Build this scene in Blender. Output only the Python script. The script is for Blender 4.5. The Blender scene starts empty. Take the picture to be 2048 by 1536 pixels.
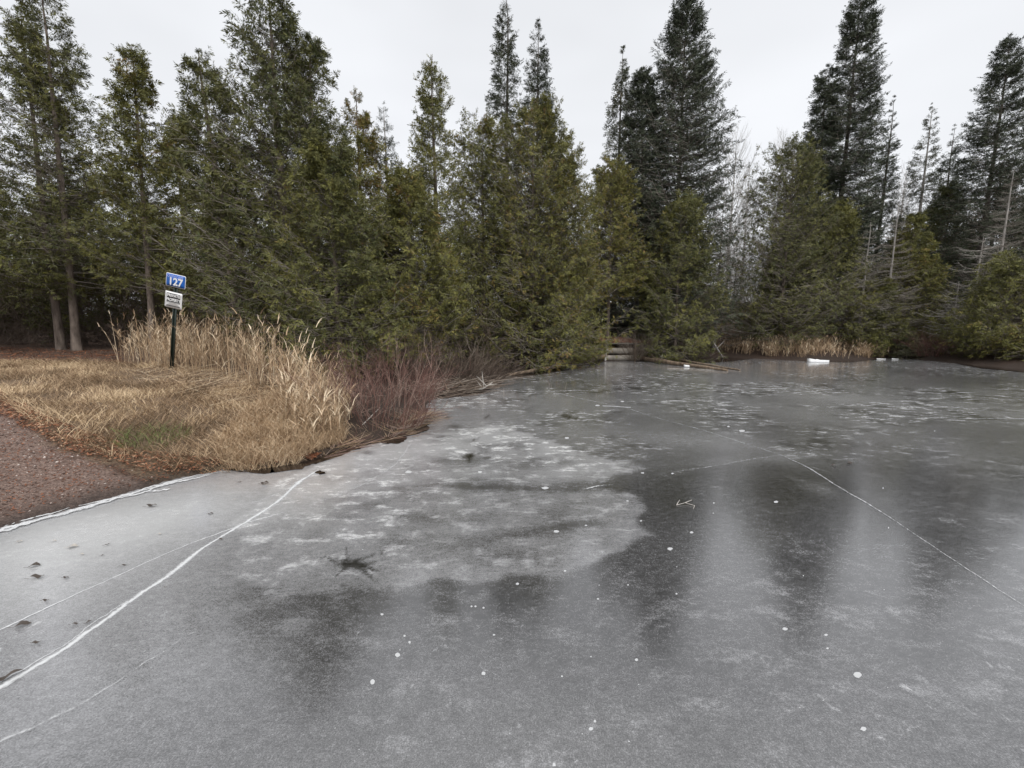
import bpy, math, random
import numpy as np
from mathutils import Vector, Matrix

# ------------------------------------------------------------------ camera / light
sc = bpy.context.scene
COL = sc.collection
F = 830.0                      # focal length in pixels of a 2048 px wide picture
CAMZ = 1.7
PITCH = math.atan(113.0 / F)
cam_d = bpy.data.cameras.new("camera")
cam = bpy.data.objects.new("camera", cam_d)
COL.objects.link(cam)
cam.location = (0, 0, CAMZ)
cam.rotation_euler = (math.pi / 2 - PITCH, 0, 0)
cam_d.sensor_width = 36.0
cam_d.lens = F / 2048 * 36.0
cam_d.clip_end = 2000
cam_d.clip_start = 0.05
sc.camera = cam

SUN_EL, SUN_ROT = math.radians(52), math.radians(160)
world = bpy.data.worlds.new("World")
sc.world = world
world.use_nodes = True
nt = world.node_tree
nt.nodes.clear()
out = nt.nodes.new("ShaderNodeOutputWorld")
sky = nt.nodes.new("ShaderNodeTexSky")
sky.sky_type = 'NISHITA'; sky.sun_disc = False
sky.sun_elevation = SUN_EL; sky.sun_rotation = SUN_ROT
sky.dust_density = 4.0
bg1 = nt.nodes.new("ShaderNodeBackground"); bg1.inputs[1].default_value = 0.05
hs = nt.nodes.new("ShaderNodeHueSaturation"); hs.inputs['Saturation'].default_value = 0.18
nt.links.new(sky.outputs[0], hs.inputs['Color']); nt.links.new(hs.outputs[0], bg1.inputs[0])
tc = nt.nodes.new("ShaderNodeTexCoord")
sep = nt.nodes.new("ShaderNodeSeparateXYZ"); nt.links.new(tc.outputs['Generated'], sep.inputs[0])
rp = nt.nodes.new("ShaderNodeValToRGB")          # overcast deck: brighter towards the zenith
rp.color_ramp.elements[0].position = 0.0; rp.color_ramp.elements[0].color = (0.515, 0.525, 0.545, 1)
rp.color_ramp.elements[1].position = 1.0; rp.color_ramp.elements[1].color = (1.0, 1.0, 1.0, 1)
e = rp.color_ramp.elements.new(0.62); e.color = (0.57, 0.58, 0.60, 1)
nt.links.new(sep.outputs[2], rp.inputs[0])
cn = nt.nodes.new("ShaderNodeTexNoise"); cn.inputs['Scale'].default_value = 1.6; cn.inputs['Detail'].default_value = 3
mp = nt.nodes.new("ShaderNodeMapping"); mp.inputs['Scale'].default_value = (1, 1, 2.5)
nt.links.new(tc.outputs['Generated'], mp.inputs[0]); nt.links.new(mp.outputs[0], cn.inputs[0])
mr = nt.nodes.new("ShaderNodeMapRange"); mr.inputs[1].default_value = 0.3; mr.inputs[2].default_value = 0.7
mr.inputs[3].default_value = 0.84; mr.inputs[4].default_value = 1.05
nt.links.new(cn.outputs[0], mr.inputs[0])
mm = nt.nodes.new("ShaderNodeVectorMath"); mm.operation = 'SCALE'
nt.links.new(rp.outputs[0], mm.inputs[0]); nt.links.new(mr.outputs[0], mm.inputs['Scale'])
bg2 = nt.nodes.new("ShaderNodeBackground"); bg2.inputs[1].default_value = 1.0
nt.links.new(mm.outputs[0], bg2.inputs[0])
ad = nt.nodes.new("ShaderNodeAddShader")
nt.links.new(bg1.outputs[0], ad.inputs[0]); nt.links.new(bg2.outputs[0], ad.inputs[1])
nt.links.new(ad.outputs[0], out.inputs[0])

sun_d = bpy.data.lights.new("sun", 'SUN')
sun_d.energy = 0.9; sun_d.angle = math.radians(30); sun_d.color = (1.0, 0.97, 0.92)
sun = bpy.data.objects.new("sun", sun_d); COL.objects.link(sun)
sd = Vector((math.sin(SUN_ROT) * math.cos(SUN_EL), math.cos(SUN_ROT) * math.cos(SUN_EL), math.sin(SUN_EL)))
sun.rotation_euler = (-sd).to_track_quat('-Z', 'Y').to_euler()

sc.view_settings.view_transform = 'Standard'
sc.view_settings.look = 'None'
sc.view_settings.exposure = 0.38
sc.view_settings.gamma = 1.0
sc.render.engine = 'CYCLES'
sc.cycles.max_bounces = 6
sc.cycles.diffuse_bounces = 3
sc.cycles.transparent_max_bounces = 8

# ------------------------------------------------------------------ pixel <-> world
SP, CP = math.sin(PITCH), math.cos(PITCH)
def ray(px, py):
    xc = (np.asarray(px, float) - 1024) / F; yc = (768 - np.asarray(py, float)) / F
    return xc, CP + yc * SP, -SP + yc * CP
def G(px, py, z=0.0):                      # point of a level plane seen at a pixel
    x, y, w = ray(px, py); t = (z - CAMZ) / w
    return x * t, y * t
def PD(px, py, D):                         # point at distance Y = D seen at a pixel
    x, y, w = ray(px, py); t = D / y
    return x * t, D, CAMZ + w * t
def to_px(X, Y, Z):
    Z = Z - CAMZ
    d = Y * CP - Z * SP; u = Y * SP + Z * CP
    d = np.maximum(d, 1e-3)
    return 1024 + F * X / d, 768 - F * u / d

# ------------------------------------------------------------------ numpy noise
def hash2(ix, iy, seed):
    h = (ix.astype(np.int64) * 374761393 + iy.astype(np.int64) * 668265263 + seed * 1442695041) & 0xffffffff
    h = ((h ^ (h >> 13)) * 1274126177) & 0xffffffff
    return ((h ^ (h >> 16)) & 0xffff) / 65535.0
def vnoise(x, y, seed=0):
    ix = np.floor(x); iy = np.floor(y); fx = x - ix; fy = y - iy
    fx = fx * fx * (3 - 2 * fx); fy = fy * fy * (3 - 2 * fy)
    a = hash2(ix, iy, seed); b = hash2(ix + 1, iy, seed); c = hash2(ix, iy + 1, seed); d = hash2(ix + 1, iy + 1, seed)
    return (a * (1 - fx) + b * fx) * (1 - fy) + (c * (1 - fx) + d * fx) * fy
def fbm(x, y, oct=4, seed=0):
    s = 0; a = 0.5; t = 0
    for o in range(oct):
        s = s + a * vnoise(x * 2 ** o, y * 2 ** o, seed + o * 17); t += a; a *= 0.5
    return s / t
def sstep(a, b, x):
    t = np.clip((x - a) / (b - a), 0, 1); return t * t * (3 - 2 * t)
def seg_dist(X, Y, poly):
    """min distance to polyline, with sign by side not computed"""
    best = np.full(X.shape, 1e9)
    for (x0, y0), (x1, y1) in zip(poly[:-1], poly[1:]):
        dx, dy = x1 - x0, y1 - y0; L = dx * dx + dy * dy + 1e-12
        t = np.clip(((X - x0) * dx + (Y - y0) * dy) / L, 0, 1)
        best = np.minimum(best, (X - x0 - t * dx) ** 2 + (Y - y0 - t * dy) ** 2)
    return np.sqrt(best)
def inside(X, Y, poly):
    r = np.zeros(X.shape, bool); n = len(poly)
    for i in range(n):
        x0, y0 = poly[i]; x1, y1 = poly[(i + 1) % n]
        if y0 == y1: continue
        c = ((y0 > Y) != (y1 > Y)) & (X < (x1 - x0) * (Y - y0) / (y1 - y0) + x0)
        r ^= c
    return r

# ------------------------------------------------------------------ shore and terrain
shore_px = [(0, 1058), (70, 1036), (150, 1016), (240, 990), (330, 963), (390, 950), (450, 938), (520, 937), (575, 930),
            (620, 922), (655, 906), (700, 893), (745, 884), (790, 868), (835, 858), (850, 840), (850, 815), (862, 798), (905, 795),
            (960, 787), (1000, 772), (1012, 758), (1022, 742), (1060, 733), (1110, 728), (1180, 724), (1225, 722), (1300, 722),
            (1370, 718), (1440, 714), (1490, 717), (1560, 720), (1640, 723), (1720, 721), (1790, 716), (1860, 722), (1930, 729),
            (1985, 734), (2048, 740), (2150, 748), (2300, 760)]
shore = [tuple(float(v) for v in G(*p)) for p in shore_px]
shore = [(-60, -60), (-22, -20), (-10.5, -4), (-6.6, 1.2)] + shore + [(36, 10), (60, -10), (90, -60)]
def height(X, Y):
    X = np.asarray(X, float); Y = np.asarray(Y, float)
    d = seg_dist(X, Y, shore); ins = inside(X, Y, shore)
    d = d + 0.0
    land = 0.62 * (1 - np.exp(-d / 2.0)) + 0.018 * np.minimum(d, 60)
    land = land + 0.03
    # right shore stays lower, hill with an open slope beyond the gap
    land = land * (1 - 0.35 * sstep(4, 9, X))
    hx, hy, _ = PD(1478, 600, 34)
    land = land + 3.3 * np.exp(-((X - hx) / 7.0) ** 2 - ((Y - hy) / 8.0) ** 2) * sstep(0, 6, d)
    land = land + 1.6 * sstep(30, 60, Y)
    land = land + (fbm(X * 1.3, Y * 1.3, 3, 5) - 0.5) * 0.14 * sstep(0.0, 1.5, d) + (fbm(X * 9, Y * 9, 2, 9) - 0.5) * 0.03
    lake = -0.02 - 0.5 * (1 - np.exp(-d / 1.5))
    edge = (fbm(X * 6, Y * 6, 3, 3) - 0.5) * 0.05
    return np.where(ins, lake, land) + edge * np.exp(-d * 2)

# ------------------------------------------------------------------ mesh helpers
def tagk(o, label=None, cat=None, group=None, kind=None):
    if label: o['label'] = label
    if cat: o['category'] = cat
    if group: o['group'] = group
    if kind: o['kind'] = kind
    return o
def mesh_np(name, V, faces, mats, parent=None, attrs=None, mat_idx=None, smooth=False, loc=None):
    """faces: list of (k-column int arrays)"""
    me = bpy.data.meshes.new(name)
    V = np.asarray(V, np.float32)
    me.vertices.add(len(V)); me.vertices.foreach_set("co", V.ravel())
    faces = [f for f in faces if len(f)]
    loops = np.concatenate([f.ravel() for f in faces]).astype(np.int32)
    tot = np.concatenate([np.full(len(f), f.shape[1], np.int32) for f in faces])
    start = np.concatenate([[0], np.cumsum(tot)[:-1]]).astype(np.int32)
    me.loops.add(len(loops)); me.loops.foreach_set("vertex_index", loops)
    me.polygons.add(len(tot)); me.polygons.foreach_set("loop_start", start); me.polygons.foreach_set("loop_total", tot)
    if mat_idx is not None: me.polygons.foreach_set("material_index", np.asarray(mat_idx, np.int32))
    if smooth: me.polygons.foreach_set("use_smooth", np.ones(len(tot), bool))
    for m in (mats if isinstance(mats, (list, tuple)) else [mats]): me.materials.append(m)
    for an, (dom, arr) in (attrs or {}).items():
        arr = np.asarray(arr, np.float32)
        if arr.ndim == 2:
            a = me.attributes.new(an, 'FLOAT_VECTOR', dom); a.data.foreach_set("vector", arr.ravel())
        else:
            a = me.attributes.new(an, 'FLOAT', dom); a.data.foreach_set("value", arr)
    me.update(calc_edges=True)
    o = bpy.data.objects.new(name, me); COL.objects.link(o)
    if parent: o.parent = parent
    if loc is not None: o.location = loc
    return o
def empty(name, loc, label, cat, group=None):
    o = bpy.data.objects.new(name, None); COL.objects.link(o); o.location = loc
    o.empty_display_size = 0.3
    return tagk(o, label, cat, group)
def norm(v):
    return v / (np.linalg.norm(v, axis=-1, keepdims=True) + 1e-9)
def cones(p0, p1, r0, r1, sides=3):
    """tapered prisms, vectorised"""
    m = len(p0); d = norm(p1 - p0)
    ref = np.where(np.abs(d[:, 2:3]) > 0.9, np.array([[1., 0, 0]]), np.array([[0, 0, 1.]]))
    u = norm(np.cross(d, ref)); w = np.cross(d, u)
    a = np.arange(sides) * 2 * math.pi / sides
    ring = u[:, None, :] * np.cos(a)[None, :, None] + w[:, None, :] * np.sin(a)[None, :, None]
    A = p0[:, None, :] + ring * np.reshape(r0, (-1, 1, 1)); B = p1[:, None, :] + ring * np.reshape(r1, (-1, 1, 1))
    V = np.concatenate([A, B], 1).reshape(-1, 3)
    b = (np.arange(m) * 2 * sides)[:, None]
    k = np.arange(sides); k2 = (k + 1) % sides
    Fq = np.stack([b + k, b + k2, b + sides + k2, b + sides + k], -1).reshape(-1, 4)
    return V, Fq
def join(parts):
    Vs, Fs, off = [], {}, 0
    for V, Fq in parts:
        Vs.append(V); Fs.setdefault(Fq.shape[1], []).append(Fq + off); off += len(V)
    return np.concatenate(Vs), [np.concatenate(f) for f in Fs.values()]
def tube(path, radii, sides=8, cap=True):
    path = np.asarray(path, float); n = len(path)
    T = norm(np.gradient(path, axis=0)); V = []
    ref = np.array([0, 1., 0]) if abs(T[0, 1]) < 0.8 else np.array([1., 0, 0])
    for i in range(n):
        u = norm(np.cross(T[i], ref)); w = np.cross(T[i], u)
        a = np.arange(sides) * 2 * math.pi / sides
        V.append(path[i] + radii[i] * (np.cos(a)[:, None] * u + np.sin(a)[:, None] * w))
    V = np.concatenate(V); k = np.arange(sides); k2 = (k + 1) % sides
    Fq = np.concatenate([np.stack([i * sides + k, i * sides + k2, (i + 1) * sides + k2, (i + 1) * sides + k], -1) for i in range(n - 1)])
    F = [(V, Fq)]
    if cap:
        F.append((np.concatenate([V[:sides], path[:1]]), np.stack([k2, k, np.full(sides, sides)], -1)))
        F.append((np.concatenate([V[-sides:], path[-1:]]), np.stack([k, k2, np.full(sides, sides)], -1)))
    return join(F)

# ------------------------------------------------------------------ materials
def newmat(name):
    m = bpy.data.materials.new(name); m.use_nodes = True
    n = m.node_tree; b = n.nodes['Principled BSDF']
    return m, n, b
def N(n, t, **kw):
    x = n.nodes.new(t)
    for k, v in kw.items():
        if k in x.inputs: x.inputs[k].default_value = v
        else: setattr(x, k, v)
    return x
def ramp(n, stops, src):
    r = n.nodes.new("ShaderNodeValToRGB"); cr = r.color_ramp
    cr.elements[0].position, cr.elements[0].color = stops[0][0], (*stops[0][1], 1)
    cr.elements[1].position, cr.elements[1].color = stops[-1][0], (*stops[-1][1], 1)
    for p, c in stops[1:-1]:
        e = cr.elements.new(p); e.color = (*c, 1)
    n.links.new(src, r.inputs[0]); return r
def noise(n, scale, detail=4, rough=0.6, coord='Object', vec=None, stretch=None):
    t = n.nodes.new("ShaderNodeTexNoise")
    t.inputs['Scale'].default_value = scale; t.inputs['Detail'].default_value = detail; t.inputs['Roughness'].default_value = rough
    c = n.nodes.new("ShaderNodeTexCoord"); src = c.outputs[coord]
    if stretch:
        m = n.nodes.new("ShaderNodeMapping"); m.inputs['Scale'].default_value = stretch
        n.links.new(src, m.inputs[0]); src = m.outputs[0]
    n.links.new(src, t.inputs['Vector']); return t
def attr(n, name):
    a = n.nodes.new("ShaderNodeAttribute"); a.attribute_name = name; return a
def math_n(n, op, a, b=None, c=None, clamp=False):
    x = n.nodes.new("ShaderNodeMath"); x.operation = op; x.use_clamp = clamp
    for i, v in enumerate((a, b, c)):
        if v is None: continue
        if isinstance(v, (int, float)): x.inputs[i].default_value = v
        else: n.links.new(v, x.inputs[i])
    return x.outputs[0]
def bump(n, b, h, strength, dist):
    x = n.nodes.new("ShaderNodeBump"); x.inputs['Strength'].default_value = strength; x.inputs['Distance'].default_value = dist
    n.links.new(h, x.inputs['Height']); n.links.new(x.outputs[0], b.inputs['Normal'])

def tint_mat(name, stops, rough=0.7, sub=None):
    m, n, b = newmat(name)
    a = attr(n, 'tint'); r = ramp(n, stops, a.outputs['Fac'])
    n.links.new(r.outputs[0], b.inputs['Base Color']); b.inputs['Roughness'].default_value = rough
    b.inputs['Specular IOR Level'].default_value = 0.25
    return m
CS = 1.75
def sc3(c, s): return tuple(min(v * s, 1) for v in c)
M = {}
M['cedar'] = tint_mat('cedar_foliage', [(0, sc3((0.033, 0.041, 0.017), CS)), (0.4, sc3((0.070, 0.070, 0.026), CS)), (0.72, sc3((0.10, 0.098, 0.024), CS)), (0.9, sc3((0.125, 0.088, 0.032), CS)), (1, sc3((0.14, 0.075, 0.030), CS))])
M['spruce'] = tint_mat('spruce_needles', [(0, (0.042, 0.054, 0.036)), (0.5, (0.078, 0.090, 0.056)), (0.85, (0.105, 0.105, 0.055)), (1, (0.14, 0.11, 0.065))])
M['deadneedle'] = tint_mat('dead_twigs', [(0, (0.24, 0.22, 0.20)), (0.5, (0.40, 0.38, 0.36)), (1, (0.55, 0.53, 0.51))])
M['drygrass'] = tint_mat('dry_grass', [(0, (0.15, 0.10, 0.062)), (0.35, (0.36, 0.25, 0.155)), (0.7, (0.58, 0.43, 0.28)), (1, (0.80, 0.67, 0.49))], 0.6)
M['mat_grass'] = tint_mat('matted_grass', [(0, (0.09, 0.062, 0.034)), (0.3, (0.25, 0.165, 0.095)), (0.6, (0.47, 0.335, 0.21)), (0.94, (0.72, 0.56, 0.36)), (1, (0.17, 0.20, 0.07))], 0.6)
M['litter'] = tint_mat('leaf_litter', [(0, (0.07, 0.04, 0.028)), (0.4, (0.22, 0.085, 0.045)), (0.8, (0.36, 0.17, 0.09)), (1, (0.5, 0.36, 0.24))], 0.7)
M['redstem'] = tint_mat('red_stems', [(0, (0.09, 0.048, 0.040)), (0.5, (0.20, 0.105, 0.085)), (1, (0.44, 0.34, 0.28))], 0.5)
M['brownstem'] = tint_mat('brown_stems', [(0, (0.07, 0.05, 0.04)), (0.6, (0.17, 0.13, 0.10)), (1, (0.36, 0.31, 0.26))], 0.6)
M['greystem'] = tint_mat('grey_stems', [(0, (0.12, 0.10, 0.085)), (0.5, (0.25, 0.22, 0.19)), (1, (0.42, 0.40, 0.37))], 0.7)
M['stone_t'] = tint_mat('pebbles', [(0, (0.10, 0.070, 0.058)), (0.5, (0.25, 0.18, 0.15)), (1, (0.55, 0.48, 0.44))], 0.8)

def bark(name, c0, c1, scale=9):
    m, n, b = newmat(name)
    t = noise(n, scale, 5, 0.65, 'Object', stretch=(1, 1, 0.25))
    r = ramp(n, [(0.3, c0), (0.7, c1)], t.outputs[0]); n.links.new(r.outputs[0], b.inputs['Base Color'])
    b.inputs['Roughness'].default_value = 0.9; bump(n, b, t.outputs[0], 0.8, 0.03); return m
M['bark_cedar'] = bark('cedar_bark', (0.06, 0.045, 0.036), (0.26, 0.21, 0.175))
M['bark_spruce'] = bark('spruce_bark', (0.05, 0.042, 0.036), (0.17, 0.14, 0.12))
M['bark_grey'] = bark('grey_bark', (0.16, 0.145, 0.13), (0.48, 0.45, 0.42))
M['bark_birch'] = bark('pale_bark', (0.26, 0.24, 0.23), (0.58, 0.56, 0.54), 5)
M['log'] = bark('weathered_log', (0.07, 0.048, 0.032), (0.32, 0.24, 0.17), 6)
M['board'] = bark('grey_board', (0.20, 0.18, 0.15), (0.45, 0.41, 0.36), 4)

def plain(name, col, rough=0.6, metal=0.0, var=0.25, scale=12):
    m, n, b = newmat(name)
    t = noise(n, scale, 4); r = ramp(n, [(0.3, sc3(col, 1 - var)), (0.7, sc3(col, 1 + var * 0.6))], t.outputs[0])
    n.links.new(r.outputs[0], b.inputs['Base Color']); b.inputs['Roughness'].default_value = rough; b.inputs['Metallic'].default_value = metal
    return m
M['post'] = plain('green_black_post', (0.018, 0.028, 0.022), 0.45)
M['blue'] = plain('blue_sign_face', (0.008, 0.12, 0.50), 0.35, var=0.12)
M['white'] = plain('white_sign_face', (0.80, 0.80, 0.80), 0.4, var=0.06)
M['pale_letter'] = plain('faded_lettering', (0.36, 0.42, 0.75), 0.4, var=0.1)
M['black'] = plain('black_print', (0.025, 0.028, 0.03), 0.4, var=0.1)
M['steel'] = plain('bolt_steel', (0.4, 0.4, 0.4), 0.4, 0.8)
M['whitewood'] = plain('white_ice_slab', (0.82, 0.83, 0.84), 0.5, var=0.08)
M['rock'] = plain('grey_rock', (0.16, 0.13, 0.12), 0.8, var=0.4, scale=8)
M['leaf'] = plain('dead_leaf', (0.07, 0.055, 0.045), 0.7, var=0.4, scale=30)
M['paleleaf'] = plain('pale_dead_leaf', (0.45, 0.42, 0.38), 0.6, var=0.3, scale=30)

# ------------------------------------------------------------------ ground sheet
def persp_grid(ystep, xstep, ymin_px=668):
    py = np.arange(1720, ymin_px, -ystep); Yf = G(np.full(len(py), 1024.), py)[1]
    Y = np.concatenate([[-400, -120, -40, -15, -6, -2, 0, 0.5], Yf, [Yf[-1] * 1.3, Yf[-1] * 1.9, Yf[-1] * 3, 900]])
    c = np.arange(-1.42, 1.42 + 1e-6, xstep / F)
    c = np.concatenate([[-400 / 1.4, -60, -16, -6, -3, -2, -1.6], c, [1.6, 2, 3, 6, 16, 60, 400 / 1.4]])
    W = np.clip(Y, 1.2, None)
    W2 = np.clip(W, 1.2, 45)
    Xg = c[None, :] * W2[:, None]; Yg = np.repeat(Y[:, None], len(c), 1)
    r, k = Xg.shape
    i = np.arange(r * k).reshape(r, k)
    Fq = np.stack([i[:-1, :-1], i[:-1, 1:], i[1:, 1:], i[1:, :-1]], -1).reshape(-1, 4)
    return Xg.ravel(), Yg.ravel(), Fq
Xt, Yt, Ft = persp_grid(5, 9, 664)
Zt = height(Xt, Yt)
PXt, PYt = to_px(Xt, Yt, Zt)
gravel_poly = [tuple(map(float, G(a, b, z))) for a, b, z in [(-900, 800, .55), (-300, 795, .5), (0, 832, .42), (70, 865, .4), (130, 900, .3), (210, 930, .22), (330, 948, .12), (420, 950, .02), (420, 990, 0), (0, 1080, 0), (-900, 1400, 0)]]
def soft_in(X, Y, poly, w):
    d = seg_dist(X, Y, poly + [poly[0]]); s = np.where(inside(X, Y, poly), d, -d)
    return sstep(-w, w, s)
gw = soft_in(Xt, Yt, gravel_poly, 0.6)
field_poly = [tuple(map(float, G(a, b, z))) for a, b, z in [(-700, 730, .7), (0, 737, .72), (230, 735, .7), (420, 740, .65), (560, 770, .6), (690, 830, .3), (700, 900, 0), (560, 940, 0), (330, 965, 0.05), (200, 925, .2), (100, 880, .4), (0, 830, .45), (-700, 800, .5)]]
fw = soft_in(Xt, Yt, field_poly, 0.4)
hx_, hy_, _ = PD(1478, 600, 34)
fw = np.maximum(fw, .95 * np.exp(-(((Xt - hx_) / 6) ** 2 + ((Yt - hy_ + 3) / 8) ** 2) ** 2))
dS = seg_dist(Xt, Yt, shore)
brush_poly = [tuple(map(float, G(a, b, z))) for a, b, z in [(560, 935, 0), (560, 860, .3), (660, 760, .55), (760, 710, .7), (1010, 700, .6), (1060, 745, 0), (1000, 775, 0), (850, 850, 0), (740, 905, 0)]]
wet_shade = np.maximum(np.maximum(np.exp(-dS / 0.16), .9 * sstep(2.2, .8, dS) * sstep(2, 4, Xt)), soft_in(Xt, Yt, brush_poly, .3) * .8)  # wet rim and mud, plus painted shade under the right-shore cedars
mg, n, b = newmat('ground_soil')
a = attr(n, 'zones'); sx = n.nodes.new("ShaderNodeSeparateXYZ"); n.links.new(a.outputs['Vector'], sx.inputs[0])
t1 = noise(n, 5, 6, 0.7); t2 = noise(n, 42, 5, 0.75); t3 = noise(n, 0.9, 4)
litter = ramp(n, [(0.3, (0.025, 0.017, 0.013)), (0.5, (0.085, 0.048, 0.032)), (0.72, (0.20, 0.125, 0.08))], t2.outputs[0])
grav = ramp(n, [(0.3, (0.06, 0.042, 0.035)), (0.5, (0.20, 0.135, 0.11)), (0.72, (0.40, 0.30, 0.25))], t2.outputs[0])
fld = ramp(n, [(0.3, (0.06, 0.042, 0.028)), (0.5, (0.15, 0.10, 0.062)), (0.72, (0.33, 0.235, 0.145))], t2.outputs[0])
def mixc(n, f, c1, c2):
    x = n.nodes.new("ShaderNodeMix"); x.data_type = 'RGBA'
    if isinstance(f, float): x.inputs[0].default_value = f
    else: n.links.new(f, x.inputs[0])
    for i, c in ((6, c1), (7, c2)):
        if isinstance(c, tuple): x.inputs[i].default_value = (*c, 1)
        else: n.links.new(c, x.inputs[i])
    return x.outputs[2]
def blend(n, w, src, amt=0.6):
    s = math_n(n, 'SUBTRACT', src, 0.5); s = math_n(n, 'MULTIPLY', s, amt * 2); s = math_n(n, 'ADD', w, s)
    mrn = n.nodes.new("ShaderNodeMapRange"); mrn.interpolation_type = 'SMOOTHSTEP'
    mrn.inputs[1].default_value = 0.35; mrn.inputs[2].default_value = 0.65; n.links.new(s, mrn.inputs[0]); return mrn.outputs[0]
c = mixc(n, blend(n, sx.outputs[0], t1.outputs[0]), litter.outputs[0], grav.outputs[0])
c = mixc(n, blend(n, sx.outputs[1], t1.outputs[0]), c, fld.outputs[0])
c = mixc(n, math_n(n, 'MULTIPLY', sx.outputs[2], 0.85), c, (0.020, 0.014, 0.011))
n.links.new(c, b.inputs['Base Color'])
rr = math_n(n, 'MULTIPLY_ADD', sx.outputs[2], -0.28, 0.95); n.links.new(rr, b.inputs['Roughness'])
bump(n, b, t2.outputs[0], 0.9, 0.03)
ground = mesh_np('ground', np.stack([Xt, Yt, Zt], 1), [Ft], mg, attrs={'zones': ('POINT', np.stack([gw, fw, wet_shade], 1))}, smooth=True)
tagk(ground, 'brown needle covered ground of the lake bank', kind='structure')

# ------------------------------------------------------------------ ice
Xi, Yi, Fi = persp_grid(4, 5, 690)
PXi, PYi = to_px(Xi, Yi, np.zeros_like(Xi))
def blob(px, py, rx, ry, rot=0):
    c, s = math.cos(math.radians(rot)), math.sin(math.radians(rot))
    dx, dy = PXi - px, PYi - py
    return np.exp(-(((dx * c + dy * s) / rx) ** 2 + ((-dx * s + dy * c) / ry) ** 2))
def wpoly(pts): return [tuple(map(float, G(*p))) for p in pts]
wx = Xi + (fbm(Xi * 4, Yi * 4, 4, 31) - .5) * 0.25; wy = Yi + (fbm(Xi * 4, Yi * 4, 4, 77) - .5) * 0.25
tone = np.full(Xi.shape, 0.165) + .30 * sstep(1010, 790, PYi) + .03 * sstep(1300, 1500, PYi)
tone += 0.12 * (fbm(Xi * 0.5, Yi * 0.5, 4, 2) - .5)
# pale clear-white shelf by the left bank
tone += 0.44 * blob(40, 1120, 420, 150, -18) + 0.24 * blob(260, 1030, 330, 60, -14) + 0.22 * blob(150, 1330, 420, 190, -25) + .08 * blob(500, 1100, 300, 130, -15)
tone += 0.16 * blob(520, 1000, 260, 70, -12) + 0.10 * blob(930, 850, 220, 50)
# the pale lobe in the middle
lobe = wpoly([(560, 960), (700, 900), (850, 870), (1000, 850), (1150, 900), (1300, 935), (1235, 950), (1180, 978), (1250, 985), (1280, 1010), (1290, 1040), (1298, 1068), (1270, 1095),
              (1220, 1110), (1170, 1138), (1100, 1150), (1040, 1155), (960, 1160), (850, 1172), (680, 1170), (560, 1190), (470, 1150), (470, 1050)])
lo = soft_in(wx, wy, lobe, 0.05)
band = soft_in(wx, wy, wpoly([(820, 968), (900, 966), (1010, 972), (1180, 965), (1300, 928), (1420, 934), (1300, 960), (1240, 984), (1100, 982), (900, 978)]), 0.04)
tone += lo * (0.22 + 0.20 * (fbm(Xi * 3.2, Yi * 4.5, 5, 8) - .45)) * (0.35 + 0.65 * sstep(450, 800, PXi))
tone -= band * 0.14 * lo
# streaks of darker and paler ice, dark tree and log reflections painted in too
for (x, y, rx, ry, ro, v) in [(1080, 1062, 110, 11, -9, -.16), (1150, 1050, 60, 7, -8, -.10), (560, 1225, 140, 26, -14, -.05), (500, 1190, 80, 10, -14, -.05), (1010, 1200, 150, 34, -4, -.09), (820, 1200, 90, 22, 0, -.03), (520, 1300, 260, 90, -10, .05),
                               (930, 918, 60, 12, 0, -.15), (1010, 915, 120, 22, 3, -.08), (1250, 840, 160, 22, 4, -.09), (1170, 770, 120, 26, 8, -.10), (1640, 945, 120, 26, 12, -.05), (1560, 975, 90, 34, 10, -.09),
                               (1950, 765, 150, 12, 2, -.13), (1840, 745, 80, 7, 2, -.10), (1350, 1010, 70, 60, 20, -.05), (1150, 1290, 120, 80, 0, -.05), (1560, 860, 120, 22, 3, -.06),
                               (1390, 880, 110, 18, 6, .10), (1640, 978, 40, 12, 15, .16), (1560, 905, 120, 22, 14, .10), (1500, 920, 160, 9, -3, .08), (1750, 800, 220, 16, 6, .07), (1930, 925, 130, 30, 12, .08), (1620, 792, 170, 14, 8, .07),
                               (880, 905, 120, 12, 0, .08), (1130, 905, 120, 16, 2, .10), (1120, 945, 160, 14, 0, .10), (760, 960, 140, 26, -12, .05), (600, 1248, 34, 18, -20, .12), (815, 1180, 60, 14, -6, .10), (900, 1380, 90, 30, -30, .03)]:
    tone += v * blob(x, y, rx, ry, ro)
# mottling that follows the whole sheet
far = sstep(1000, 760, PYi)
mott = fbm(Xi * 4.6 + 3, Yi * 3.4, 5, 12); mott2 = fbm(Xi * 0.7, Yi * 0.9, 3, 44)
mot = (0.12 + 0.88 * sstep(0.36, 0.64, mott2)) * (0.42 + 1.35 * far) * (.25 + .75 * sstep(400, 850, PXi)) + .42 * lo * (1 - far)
# feathery white frost specks of the near ice
sp = fbm(Xi * 9, Yi * 9, 4, 91); sp2 = fbm(Xi * 1.3, Yi * 1.3, 3, 15)
spk = sstep(0.42, 0.64, sp2) * sstep(1120, 1300, PYi)
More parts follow.
